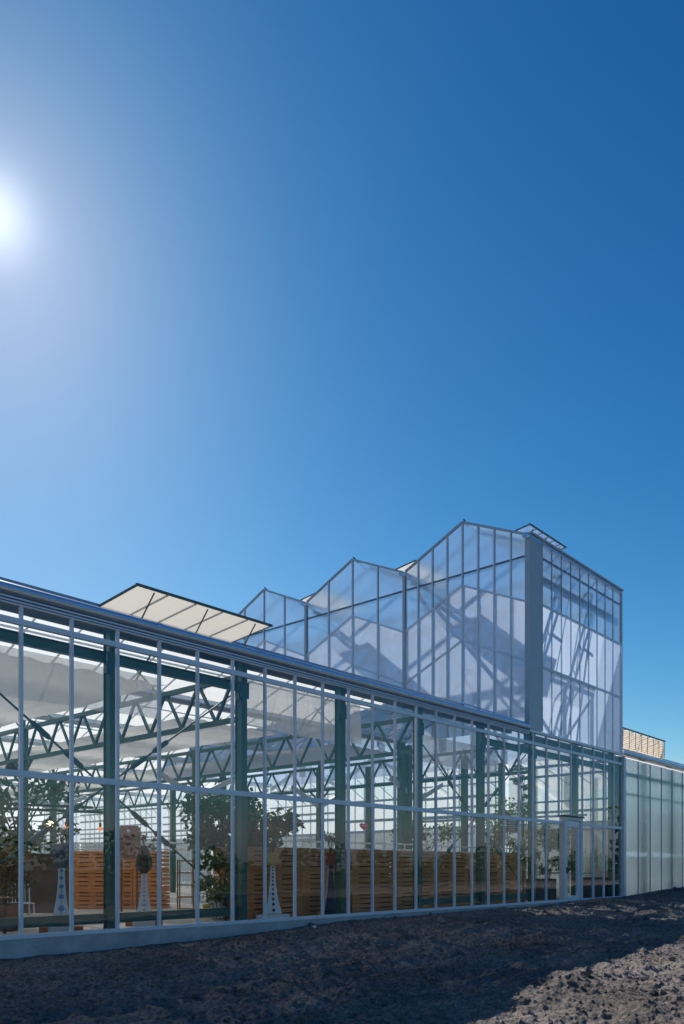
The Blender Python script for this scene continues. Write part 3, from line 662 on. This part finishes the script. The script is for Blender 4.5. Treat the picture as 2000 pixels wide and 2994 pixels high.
# horizontal screens drawn under the roof
for i, (xa, xb, lab) in enumerate(((TX[0]+1.9, TX[1]-.35, 'horizontal grey screen drawn under the roof in front of the first lattice truss'),
                      (TX[1]+2.1, TX[2]-.35, 'horizontal grey screen drawn under the roof between first and second lattice truss'),
                      (TX[2]+2.1, XT-.3, 'horizontal grey screen drawn under the roof beside the tower'))):
    m = MB(); n = 40; k = 44; ye = YB-3
    for a in range(n+1):
        for b in range(k+1):
            fx, fy = a/n, b/k; ys_ = 2.3 if i == 0 else 4.9; y = ys_+(ye-ys_)*fy
            z = 5.53 - .05*math.sin(fx*math.pi*6)**2 - .02*math.sin(y*1.3)
            m.v.append((xa+(xb-xa)*fx, y, z))
    for a in range(n):
        for b in range(k): m.f.append((a*(k+1)+b, (a+1)*(k+1)+b, (a+1)*(k+1)+b+1, a*(k+1)+b+1)); m.m.append(0)
    tag(m.build('roof_screen', M['ceilcloth'], smooth=True), lab, 'shade screen', 'shade screens drawn under the roof')

# ------------------------------------------------------------------ slatted crates
CH = .535
def crate(wd):
    """one slatted bin wd wide, CH high, 1.1 deep, origin at bottom front corner"""
    e = thing('wooden_crate', '', '')
    rows = ((.0, .085), (.11, .20), (.225, .335), (.36, .425), (.45, CH+.002))
    f = MB(); sd = MB(); bk = MB()
    for z0, z1 in rows:
        j = random.uniform(-.004, .004)
        f.box(.0, wd, .0+j, .02+j, z0+.004, z1); bk.box(.0, wd, 1.06, 1.08, z0+.004, z1)
        sd.box(.0, .02, .03, 1.05, z0+.004, z1).box(wd-.02, wd, .03, 1.05, z0+.004, z1)
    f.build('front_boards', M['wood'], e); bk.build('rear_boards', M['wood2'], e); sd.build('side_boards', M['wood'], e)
    # battens break each gap into two slots
    b = MB()
    for x, hw in ((wd*.08, wd*.08), (wd*.53, wd*.10), (wd*.96, wd*.05)):
        b.box(max(.002, x-hw), min(wd-.002, x+hw), .004, .030, .010, CH-.016)
    b.build('battens', M['wood'], e); MB().box(.03, wd-.03, .20, .215, .05, CH-.02).build('slot_shade_board', M['wooddark'], e)  # dark board added behind the front, stands in for shade in the slots
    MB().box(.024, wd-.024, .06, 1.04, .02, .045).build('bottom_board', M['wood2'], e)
    return e
def crate_set(x, y, rz, wd, nlev, where, z0=FZ, first={}):
    key = round(wd, 2); names = ['bottom', 'middle', 'topmost'] if nlev == 3 else ['bottom', 'topmost']
    for l in range(nlev):
        if key not in first: first[key] = crate(wd); o = first[key]
        else: o = copy_tree(first[key])
        o.location = (x+random.uniform(-.012,.012), y+random.uniform(-.015,.015), z0+.01+l*CH); o.rotation_euler = (0, 0, rz+random.uniform(-.006,.006))
        tag(o, f'{names[l]} slatted pine crate of the {where}', 'crate', 'stacked slatted wooden crates')
edges = [11.69, 13.49, 15.33, 17.17, 19.01, 20.83, 22.60]
nm = ['stack behind the pedestal with navy diamonds', 'stack left of the navy fronted pedestal', 'stack just right of the red pot', 'stack under the pink heart sign', 'stack third from the right end', 'stack second from the right end', 'stack at the right end']
for i, x in enumerate(edges): crate_set(x, 1.32+.02*i, 0, 1.78, 3, nm[i])
# left group, deeper in the hall, turned towards the door side
for i, (px, where) in enumerate(((214, 'stack left of the first tall post'), (318, 'stack behind the pinkish notice board'), (388, 'stack right of the notice board'))):
    d = 22.4; u = (px-CX)/F; P = Vector((0,-12,0)) + FW*d + RT*(u*d)
    crate_set(P.x, P.y, R(-48.2), (.98 if i == 0 else .66 if i == 1 else .80), 3, where, FZ)

# ------------------------------------------------------------------ flared pedestals with pots
def pedestal(px, y, h, face, side, motif, potcol, potshape, label, basecol, rz):
    x = at(px, y); e = thing('flared_pedestal', label, 'pedestal', (x, y, FZ), rz, 'flared painted pedestals behind the facade')
    n = 14; hb = .14; prof = [(.055+.13*(1-i/n)**2.2, hb+(h-hb)*i/n) for i in range(n+1)]
    f = MB(); s = MB()
    for i in range(n):
        (r0, z0), (r1, z1) = prof[i], prof[i+1]
        f.quad((-r0,-r0,z0), (r0,-r0,z0), (r1,-r1,z1), (-r1,-r1,z1)); f.quad((r0,r0,z0), (-r0,r0,z0), (-r1,r1,z1), (r1,r1,z1))
        s.quad((r0,-r0,z0), (r0,r0,z0), (r1,r1,z1), (r1,-r1,z1)); s.quad((-r0,r0,z0), (-r0,-r0,z0), (-r1,-r1,z1), (-r1,r1,z1))
    r1 = prof[-1][0]; f.quad((-r1,-r1,h), (r1,-r1,h), (r1,r1,h), (-r1,r1,h))
    f.build('shaft', face, e); s.build('side_panel', side, e)
    m = MB(); ri = lambda z: .055+.13*(1-(z-hb)/(h-hb))**2.2+.004
    zs = [hb+(h-hb)*(1-(1-q)**1.25) for q in (.06,.16,.25,.34,.43,.52,.6,.68,.76,.84,.92)]
    for i, z in enumerate(zs):
        s_ = .022+.03*(1-(z-hb)/(h-hb)); r = ri(z)
        if motif[0] == 'diamond': m.quad((-s_*.85,-r,z), (0,-ri(z-s_)-.002,z-s_), (s_*.85,-r,z), (0,-ri(z+s_)-.002,z+s_))
        elif motif[0] == 'disc':
            if i % 2 == 0:
                b = len(m.v); K = 14
                for k in range(K):
                    a = 6.283*k/K; zz = z+s_*1.25*math.sin(a); m.v.append((s_*1.25*math.cos(a), -ri(zz)-.003, zz))
                m.f.append(tuple(b+k for k in range(K))); m.m.append(0)
            else: m.box(-.006, .006, -r-.004, -r+.01, z-s_, z+s_)
        else:
            m.tri((-s_,-ri(z+s_*.5)-.002,z+s_*.5), (0,-ri(z-s_*.4)-.002,z-s_*.4), (-s_*.2,-ri(z+s_*.1)-.002,z+s_*.1)); m.tri((s_,-ri(z+s_*.5)-.002,z+s_*.5), (s_*.2,-ri(z+s_*.1)-.002,z+s_*.1), (0,-ri(z-s_*.4)-.002,z-s_*.4))
            m.box(-.005, .005, -r-.004, -r+.01, z-s_*.6, z+s_*.6)
    if motif[0] != 'plain': m.build('motif', motif[1], e)
    b = MB().box(-.21,.21,-.21,.21,.0,.13); b.build('plinth', face, e)
    for sx in (-1, 1): MB().box(min(sx*.22, sx*.36), max(sx*.22, sx*.36), -.16, .10, 0, .12).build('foot', basecol, e)
    pm = MB()
    if potshape == 'square': pm.hexa([(-.11,-.11,h+.002),(.11,-.11,h+.002),(.11,.11,h+.002),(-.11,.11,h+.002),(-.14,-.14,h+.28),(.14,-.14,h+.28),(.14,.14,h+.28),(-.14,.14,h+.28)])
    elif potshape == 'drop': pm.lathe([(.05,.002),(.15,.10),(.17,.18),(.14,.34),(.08,.5),(.06,.56)], (0,0,h), 14)
    else: pm.lathe([(.06,.002),(.13,.03),(.15,.12),(.10,.2),(.17,.205),(.16,.42),(.13,.43)], (0,0,h), 14)
    pm.build('pot', potcol, e, smooth=(potshape != 'square'))
    # sprigs standing in the pot
    return e, x, (FZ+h+.4)
navy = mat('navy_paint', (.012,.028,.07), .5); blue = mat('delft_blue_paint', (.12,.28,.50), .5); red = mat('red_paint', (.42,.02,.025), .5)
yellow = mat('mustard_paint', (.50,.30,.04), .6, 0, var=.15, scale=6); redpot = mat('red_pot_glaze', (.40,.05,.04), .4); brown = mat('brown_pot', (.055,.03,.022), .7)
bluepot = mat('slate_blue_pot', (.10,.12,.16), .6); purple = mat('dark_purple_paint', (.03,.02,.05), .5)
ped = []
ped.append(pedestal(180, 1.07, 1.14, M['white'], purple, ('disc', blue), bluepot, 'round', 'flared white pedestal with blue discs and dark pot behind the leftmost panes', M['orange'], R(-33)))
ped.append(pedestal(421, 1.6, 1.03, M['white'], red, ('arrow', mat('rose_paint', (.45,.12,.16), .5)), brown, 'drop', 'flared white pedestal with red side and brown drop shaped pot', M['orange'], R(-33)))
ped.append(pedestal(796, 1.0, 1.20, M['white'], yellow, ('diamond', navy), yellow, 'square', 'flared white pedestal with navy diamonds and mustard yellow pot', M['white'], R(-33)))
ped.append(pedestal(966, 0.9, 1.22, navy, M['white'], ('plain', M['white']), redpot, 'square', 'flared navy pedestal with white side and red pot beside a green post', yellow, R(-33)))

# ------------------------------------------------------------------ plants
def leaves(mb, c, rad, n, size, rng, flat=1.0, shell=.35):
    for i in range(n):
        d = Vector((rng.gauss(0,1), rng.gauss(0,1), rng.gauss(0,1))).normalized(); r = rad*(shell+(1-shell)*rng.random()**.5)
        p = Vector(c)+Vector((d.x*r, d.y*r, d.z*r*flat)); u = Vector((rng.gauss(0,1), rng.gauss(0,1), rng.gauss(0,.6)-.4)).normalized(); v = u.cross(Vector((rng.gauss(0,1), rng.gauss(0,1), rng.gauss(0,1)))).normalized()
        s = size*(.6+.7*rng.random()); mb.mi = 1 if rng.random() < .3 else 0
        mb.quad(p, p+u*s*.5+v*s*.28, p+u*s, p+u*s*.5-v*s*.28)
def tree(name, cat, label, x, y, z0, ht, crad, nl, size, m1, m2, group, clumps=9, seed=1, tr=.05, low=.45):
    rng = random.Random(seed); e = thing(name, label, cat, (x, y, z0), 0, group); t = MB(); t.tube([(0,0,0),(.03,.02,ht*.3),(-.02,.03,ht*.55),(0,0,ht*.8)], [tr, tr*.8, tr*.6, tr*.35], 8)
    cs = []
    for i in range(clumps):
        a = rng.random()*6.28; rr = crad*(.25+.7*rng.random()); zz = ht*(low+(1-low)*rng.random()*.92)
        cpt = (rr*math.cos(a), rr*math.sin(a), zz); cs.append(cpt)
        t.tube([(0,0,max(.1*ht, zz-.35*ht)), (cpt[0]*.5, cpt[1]*.5, zz-.12*ht), cpt], [tr*.45, tr*.3, tr*.12], 5)
    t.build('trunk', M['bark'], e, smooth=True)
    l = MB()
    for cpt in cs: leaves(l, cpt, crad*(.3+.22*rng.random()), nl//clumps, size, rng, .75, .1)
    l.build('crown', [m1, m2], e); return e
G1 = 'plants inside the greenhouse'
tree('potted_tree', 'tree', 'dense dark leafed fig tree beside the second green post', 11.9, 2.3, FZ, 2.9, .92, 2000, .19, M['leaf'], M['leaf'], G1, 14, 3, .05, .42)
tree('potted_tree', 'tree', 'dark broad leafed tree standing behind the mustard yellow pot', 13.6, 3.1, FZ, 2.7, .95, 1700, .18, M['leaf'], M['leafdry'], G1, 11, 4, .045, .5)
tree('potted_tree', 'tree', 'slender dark tree at the left edge beside the lit bulb', 7.6, 3.4, FZ, 3.0, 1.0, 900, .15, M['leaf'], M['leaf'], G1, 10, 5, .05, .5)
tree('shrub', 'shrub', 'reddish brown shrub at the left edge below the slender tree', 6.5, 1.7, FZ, 1.7, .55, 1100, .09, M['leafdry'], M['leaf'], G1, 10, 6, .03, .2)
tree('shrub', 'shrub', 'low mixed green shrub in front of the fig tree trunk', 11.3, 1.5, FZ, 1.35, .55, 900, .10, M['leaf2'], M['leaf'], G1, 9, 8, .03, .35)
tree('young_tree', 'tree', 'sparse young tree with yellow green leaves left of the white door', 25.0, 3.0, FZ, 3.9, 1.0, 1300, .14, M['leaf2'], M['leafdry'], G1, 14, 9, .035, .3)
tree('young_tree', 'tree', 'thin leafy climber beside the green post left of the door', 23.2, .9, FZ, 4.9, .35, 900, .11, M['leaf'], M['leaf2'], G1, 16, 10, .03, .2)
tree('young_tree', 'tree', 'bushy green tree between the door and the milky wing', 27.6, 1.6, FZ, 2.6, .7, 900, .11, M['leaf2'], M['leaf'], G1, 10, 11, .035, .45)
tree('young_tree', 'tree', 'leafy green shrub directly behind the glass of the white door', 25.6, 2.6, FZ, 2.3, .6, 900, .12, M['leaf'], M['leaf2'], G1, 10, 12, .03, .2)
tree('potted_tree', 'tree', 'broad dark tree far behind the dark display board', 25.4, 6.5, FZ, 3.3, 1.3, 1500, .16, M['leaf'], M['leaf2'], G1, 12, 13, .05, .25)
tree('potted_tree', 'tree', 'round green tree in the corner next to the milky wing', 28.1, 2.6, FZ, 3.0, .65, 1100, .12, M['leaf'], M['leaf2'], G1, 10, 14, .04, .3)
for (e, x, z), (y, lab, sd) in zip(ped, ((1.07, 'spray of dark stems rising from the slate blue pot', 21), (1.6, 'spiky dark plant in the brown drop shaped pot', 22), (1.0, 'dark reddish plant standing in the mustard yellow pot', 23), (.9, 'grey twiggy plant in the red pot', 24))):
    rng = random.Random(sd); o = thing('pot_plant', lab, 'plant', (x, y, z-.14), 0, 'plants in the pedestal pots'); st = MB(); lf = MB()
    for i in range(12):
        a = rng.random()*6.28; r = .05+.22*rng.random(); h = .28+.3*rng.random(); tip = (r*math.cos(a), r*math.sin(a), h)
        st.tube([(0,0,-.02), (tip[0]*.35, tip[1]*.35, h*.6), tip], [.008,.006,.003], 4); leaves(lf, tip, .07, 12, .08, rng, 1, .1)
    st.build('stem', M['bark'], o); lf.build('foliage', [M['leaf'], M['leafdry']], o)

# ------------------------------------------------------------------ signs, lamps and small furniture
def place(px, d): u = (px-CX)/F; P = Vector((0,-12,0)) + FW*d + RT*(u*d); return P.x, P.y
def pz(py, d): return ZC+(CY-py)*d/F
FACE = R(-48.2)                                # turned so that its front looks back along the walkway
d = 20.5; bx, by = place(378, d)
e = thing('notice_board', 'pinkish brown notice board with a white round badge in front of the crates', 'notice board', (bx, by, FZ), FACE)
pk = mat('dusty_rose_board', (.36,.20,.16), .7); z0, z1 = pz(2512, d)-FZ, pz(2414, d)-FZ; hw = .28
MB().box(-hw, hw, -.02, .02, z0, z1-.04).box(-hw+.05, hw-.05, -.02, .02, z1-.04, z1).build('board', pk, e)
b = MB()
for k in range(16): a = 6.283*k/16; b.v.append((-.02+.045*math.cos(a), -.024, z1-.13+.045*math.sin(a)))
b.f.append(tuple(range(16))); b.m.append(0); b.build('badge', M['white'], e)
b = MB()
for i in range(9): b.box(-.17, .17-.05*((i*7) % 3), -.024, -.021, z1-.27-i*.045, z1-.255-i*.045)
b.build('lettering', mat('faded_ink', (.22,.11,.09), .8), e)
for sx in (-1, 1): MB().box(sx*.2-.02, sx*.2+.02, -.018, .018, 0, z0).build('leg', M['wooddark'], e)
def heart(px, py, d, s, label, stem_to):
    hx, hy = place(px, d); hz = pz(py, d); e = thing('heart_sign', label, 'sign', (hx, hy, hz), FACE, 'small heart signs hung in the hall')
    m = MB(); K = 28; pts = []
    for k in range(K):
        t = 6.283*k/K; pts.append((s*16*math.sin(t)**3/16, s*(13*math.cos(t)-5*math.cos(2*t)-2*math.cos(3*t)-math.cos(4*t))/16))
    m.v = [(x, -.02, z) for x, z in pts]+[(x, .02, z) for x, z in pts]; m.f = [tuple(range(K)), tuple(range(2*K-1, K-1, -1))]+[(k, (k+1) % K, K+(k+1) % K, K+k) for k in range(K)]; m.m = [0]*len(m.f)
    m.build('heart', mat('pink_card', (.62,.08,.20), .5), e); MB().box(-s*.6, s*.6, -.026, -.022, .0, s*.28).build('pale_band', mat('pale_pink_band', (.75,.45,.52), .5), e)
    MB().tube([(0,0,s*.2), (0,0,stem_to-hz)], .006, 4).build('string', M['white'], e)
heart(1064, 2416, 30, .17, 'pink heart shaped sign with a pale band hanging above the crate wall', 4.6)
heart(1384, 2396, 29.5, .09, 'tiny red heart sign hanging left of the fourth green post', 4.6)
heart(1433, 2404, 30.5, .08, 'tiny pink heart sign hanging right of the fourth green post', 4.6)
d = 27.5; bx, by = place(1497, d); e = thing('display_board', 'dark grey display board on a slim white pole at the crate wall end', 'display board', (bx, by, FZ), FACE)
z0, z1 = pz(2432, d)-FZ, pz(2390, d)-FZ
MB().box(-.2, .2, -.03, .03, z0, z1).build('board', mat('slate_board', (.05,.055,.06), .5), e)
b = MB(); [b.box(-.14, .14-.04*(i % 3), -.034, -.031, z1-.12-i*.08, z1-.10-i*.08) for i in range(5)]; b.build('lettering', M['panel'], e)
MB().tube([(-.18,.0,0), (-.18,0,z1)], .02, 8).build('pole', M['white'], e)
MB().box(-.3,-.06,-.12,.12,0,.03).build('foot', M['white'], e)
# pendant lamp under the first truss
d = 17.0; lx = at(30, 6.0); e = thing('pendant_lamp', 'black bell shaped pendant lamp hanging from the first lattice truss', 'lamp', (TX[1], 10.1, 4.36), 0)
lz = .32
MB().lathe([(.17,.0),(.17,.08),(.14,.15),(.07,.19),(.05,.22)], (0,0,0), 16).build('shade', M['black'], e, smooth=True)
MB().tube([(0,0,.2), (0,0,lz)], .02, 6).build('cord', M['black'], e); MB().ball((0,0,.02), .06, 10).build('bulb', M['white'], e, smooth=True)
glow = bpy.data.materials.new('lit_bulb'); glow.use_nodes = True; gb = glow.node_tree.nodes['Principled BSDF']; gb.inputs['Emission Color'].default_value = (1,.62,.22,1); gb.inputs['Emission Strength'].default_value = 14; gb.inputs['Base Color'].default_value = (1,.7,.4,1)
dim = bpy.data.materials.new('dim_bulb'); dim.use_nodes = True; gb = dim.node_tree.nodes['Principled BSDF']; gb.inputs['Emission Color'].default_value = (1,.25,.05,1); gb.inputs['Emission Strength'].default_value = .7; gb.inputs['Base Color'].default_value = (.7,.2,.06,1)
for px, py, d, r, m, lab in ((146, 2410, 14.6, .06, glow, 'brightly lit warm bulb hanging at the left end of the row'), (195, 2415, 18.5, .05, dim, 'dull orange bulb hanging just right of the bright bulb'), (293, 2423, 19.5, .05, dim, 'dull orange bulb hanging left of the first green post')):
    bx, by = place(px, d); bz = pz(py, d); e = thing('hanging_bulb', lab, 'lamp', (bx, by, bz), 0, 'hanging bulbs on the black rail')
    MB().ball((0,0,0), r, 12).build('bulb', m, e, smooth=True); MB().lathe([(.03,.0),(.03,.08),(.015,.1)], (0,0,r*.9), 8).build('socket', M['black'], e)
    MB().tube([(0,0,r), (0,0,2.95-bz)], .006, 4).build('cord', M['black'], e)
# black lighting rails across the left of the hall
for zz, lab in ((2.95, 'lower black lighting rail running across the hall at the left'), (3.1, 'upper black lighting rail running across the hall at the left')):
    a = place(-60, 18); b = place(310, 19.6); r_ = MB().bar((a[0], a[1]+(zz-2.95)*4, zz), (b[0], b[1]+(zz-2.95)*4, zz), .05, .06)
    o = tag(r_.build('lighting_rail', M['black']), lab, 'lighting rail', 'black lighting rails')
# white railings behind the crate wall
for (pa, pb, dd, lab) in ((640, 1290, 21.5, 'white tubular railing behind the long crate wall'), (1290, 1545, 29, 'white tubular railing behind the right end of the crate wall'), (205, 560, 25, 'white tubular railing behind the left crate group')):
    a = place(pa, dd); b = place(pb, dd + (4 if dd > 22 and pa > 1000 else 6 if pa == 640 else 0)); e = thing('railing', lab, 'railing', (a[0], a[1], FZ), math.atan2(b[1]-a[1], b[0]-a[0]), 'white railings behind the crates'); L_ = math.hypot(b[0]-a[0], b[1]-a[1])
    for z in (1.72, 1.92): MB().tube([(0,0,z), (L_,0,z)], .025, 8).build('rail', M['white'], e)
    n = max(2, int(L_/1.6))
    for i in range(n+1): MB().tube([(L_*i/n,0,0), (L_*i/n,0,1.92)], .02, 8).build('upright', M['white'], e)
# small furniture near the fig tree and at the left
def shelf(px, d, wd, ht, name, cat, label, m, nsh=4):
    x, y = place(px, d); e = thing(name, label, cat, (x, y, FZ), FACE)
    for sx in (-1, 1):
        MB().box(sx*wd/2-.015, sx*wd/2+.015, -.15, -.12, 0, ht).box(sx*wd/2-.015, sx*wd/2+.015, .12, .15, 0, ht).build('side_frame', m, e)
    for i in range(nsh): MB().box(-wd/2+.02, wd/2-.02, -.15, .15, .08+(ht-.12)*i/(nsh-1), .11+(ht-.12)*i/(nsh-1)).build('shelf', m, e)
    return e
shelf(592, 20, .34, 1.15, 'shelf_rack', 'rack', 'narrow white shelf rack left of the fig tree', M['white'], 6)
shelf(545, 20.5, .4, 1.35, 'shelf_rack', 'rack', 'wooden shelf rack beside the white shelf rack', M['wood2'], 5)
def pot(px, d, r, h, label, m):
    x, y = place(px, d); e = thing('plant_pot', label, 'pot', (x, y, FZ), 0, 'pots on the hall floor')
    MB().lathe([(r*.7,0),(r*.75,.02),(r,h-.04),(r*1.08,h-.04),(r*1.08,h),(r*.9,h),(r*.85,h-.06)], (0,0,0), 16).build('pot_body', m, e, smooth=True); MB().lathe([(r*.85,h-.07),(.01,h-.065)], (0,0,0), 12).build('potting_soil', M['bark'], e)
pot(614, 18.6, .17, .3, 'yellow pot on the floor left of the second green post', mat('yellow_glaze', (.60,.52,.03), .5))
pot(20, 14.6, .26, .5, 'terracotta pot under the reddish shrub at the left edge', M['brick'])
pot(655, 18.3, .2, .36, 'dark pot holding the fig tree', M['dark'])
x, y = place(640, 18.0); e = thing('slatted_planter', 'white slatted planter box beside the second green post', 'planter', (x, y, FZ), FACE)
for i in range(5): MB().box(-.17+i*.075, -.12+i*.075, -.14, -.12, .03, .42).build('slat', M['white'], e)
MB().box(-.17,.18,-.12,.12,.02,.36).build('box', M['wood2'], e)
# white metal chair at the left
x, y = place(62, 15.6); e = thing('garden_chair', 'white metal garden chair at the left edge beside the reddish shrub', 'chair', (x, y, FZ), FACE+.6)
for sx in (-1,1):
    for sy in (-1,1): MB().tube([(sx*.2, sy*.2, 0), (sx*.19, sy*.18, .45)], .012, 6).build('leg', M['white'], e)
MB().box(-.21,.21,-.21,.21,.45,.47).build('seat', M['white'], e)
bk = MB().tube([(-.2,.2,.47),(-.2,.24,.8),(-.12,.25,.9),(.12,.25,.9),(.2,.24,.8),(.2,.2,.47)], .013, 6)
for i in range(5): bk.tube([(-.12+i*.06,.21,.47), (-.12+i*.06,.25,.9)], .007, 5)
bk.build('backrest', M['white'], e)
# brown low partition behind the left pedestal, and low grey plinths right of the crates
a = place(60, 20.0); e = thing('partition', 'low brown board partition behind the white pedestal with blue discs', 'partition', (a[0], a[1], FZ), FACE)
MB().box(-.9, 1.2, -.02, .02, .02, 1.5).build('panel', mat('brown_board', (.10,.065,.05), .8, 0, var=.2, scale=3), e)
for sx in (-.88, .2, 1.18): MB().box(sx-.03, sx+.03, .023, .08, 0, 1.55).build('stud', M['wooddark'], e)
for px, d, wd, ht, lab in ((1640-60, 29, 1.5, .75, 'low dark grey planter trough left of the door'), (1745, 29.5, 2.2, .8, 'long dark grey planter trough right of the door')):
    x, y = place(px, d); e = thing('planter_trough', lab, 'planter', (x, max(y, .7), FZ), 0)
    tr = mat('grey_trough', (.07,.07,.075), .6)
    MB().box(-wd/2, wd/2, -.25, -.22, .0, ht).box(-wd/2, wd/2, .22, .25, 0, ht).box(-wd/2, -wd/2+.03, -.22, .22, 0, ht).box(wd/2-.03, wd/2, -.22, .22, 0, ht).build('trough', tr, e)
    MB().box(-wd/2+.03, wd/2-.03, -.22, .22, .1, ht-.08).build('potting_soil', M['bark'], e)
# scrap of white film on the soil
sx_, sy_ = at(918, -.55), -.55
sc = MB(); sc.v = [(0,0,0),(.1,.01,.02),(.13,.07,.045),(.04,.09,.03),(.06,.04,.06)]; sc.f = [(0,1,4),(1,2,4),(2,3,4),(3,0,4)]; sc.m = [0]*4
tag(sc.build('plastic_scrap', M['white'], loc=(sx_, sy_, ground_z(sx_, sy_)+.01)), 'crumpled scrap of white plastic on the dark soil below the facade', 'litter')
# ------------------------------------------------------------------ treeline far in front of the facade (seen only mirrored in the glass)
rng = random.Random(5); tl = MB()
for i in range(150):
    x = -60+i*2.6+rng.uniform(-1,1); h = 3.2+2.6*rng.random()+1.5*math.sin(i*.31)
    y = -88+rng.uniform(-4,4); tl.mi = 0
    for j in range(3):
        c0 = (x+rng.uniform(-1,1), y+rng.uniform(-1,1), h*(.35+.25*j)); leaves(tl, c0, h*.33, 26, 1.1, rng, 1, .3)
for i in range(34):
    x = 62+i*4.2+rng.uniform(-1.5,1.5); h = 5.2+2.6*rng.random(); y = -(x-28)*.30-rng.uniform(0,3)
    for j in range(4): leaves(tl, (x+rng.uniform(-1.2,1.2), y+rng.uniform(-1.2,1.2), h*(.25+.2*j)), h*.28, 45, .7, rng, 1, .2)
tag(tl.build('distant_trees', [M['leaf'], M['leaf2']]), 'dark line of distant field trees mirrored in the glass facade', 'treeline', kind='stuff')
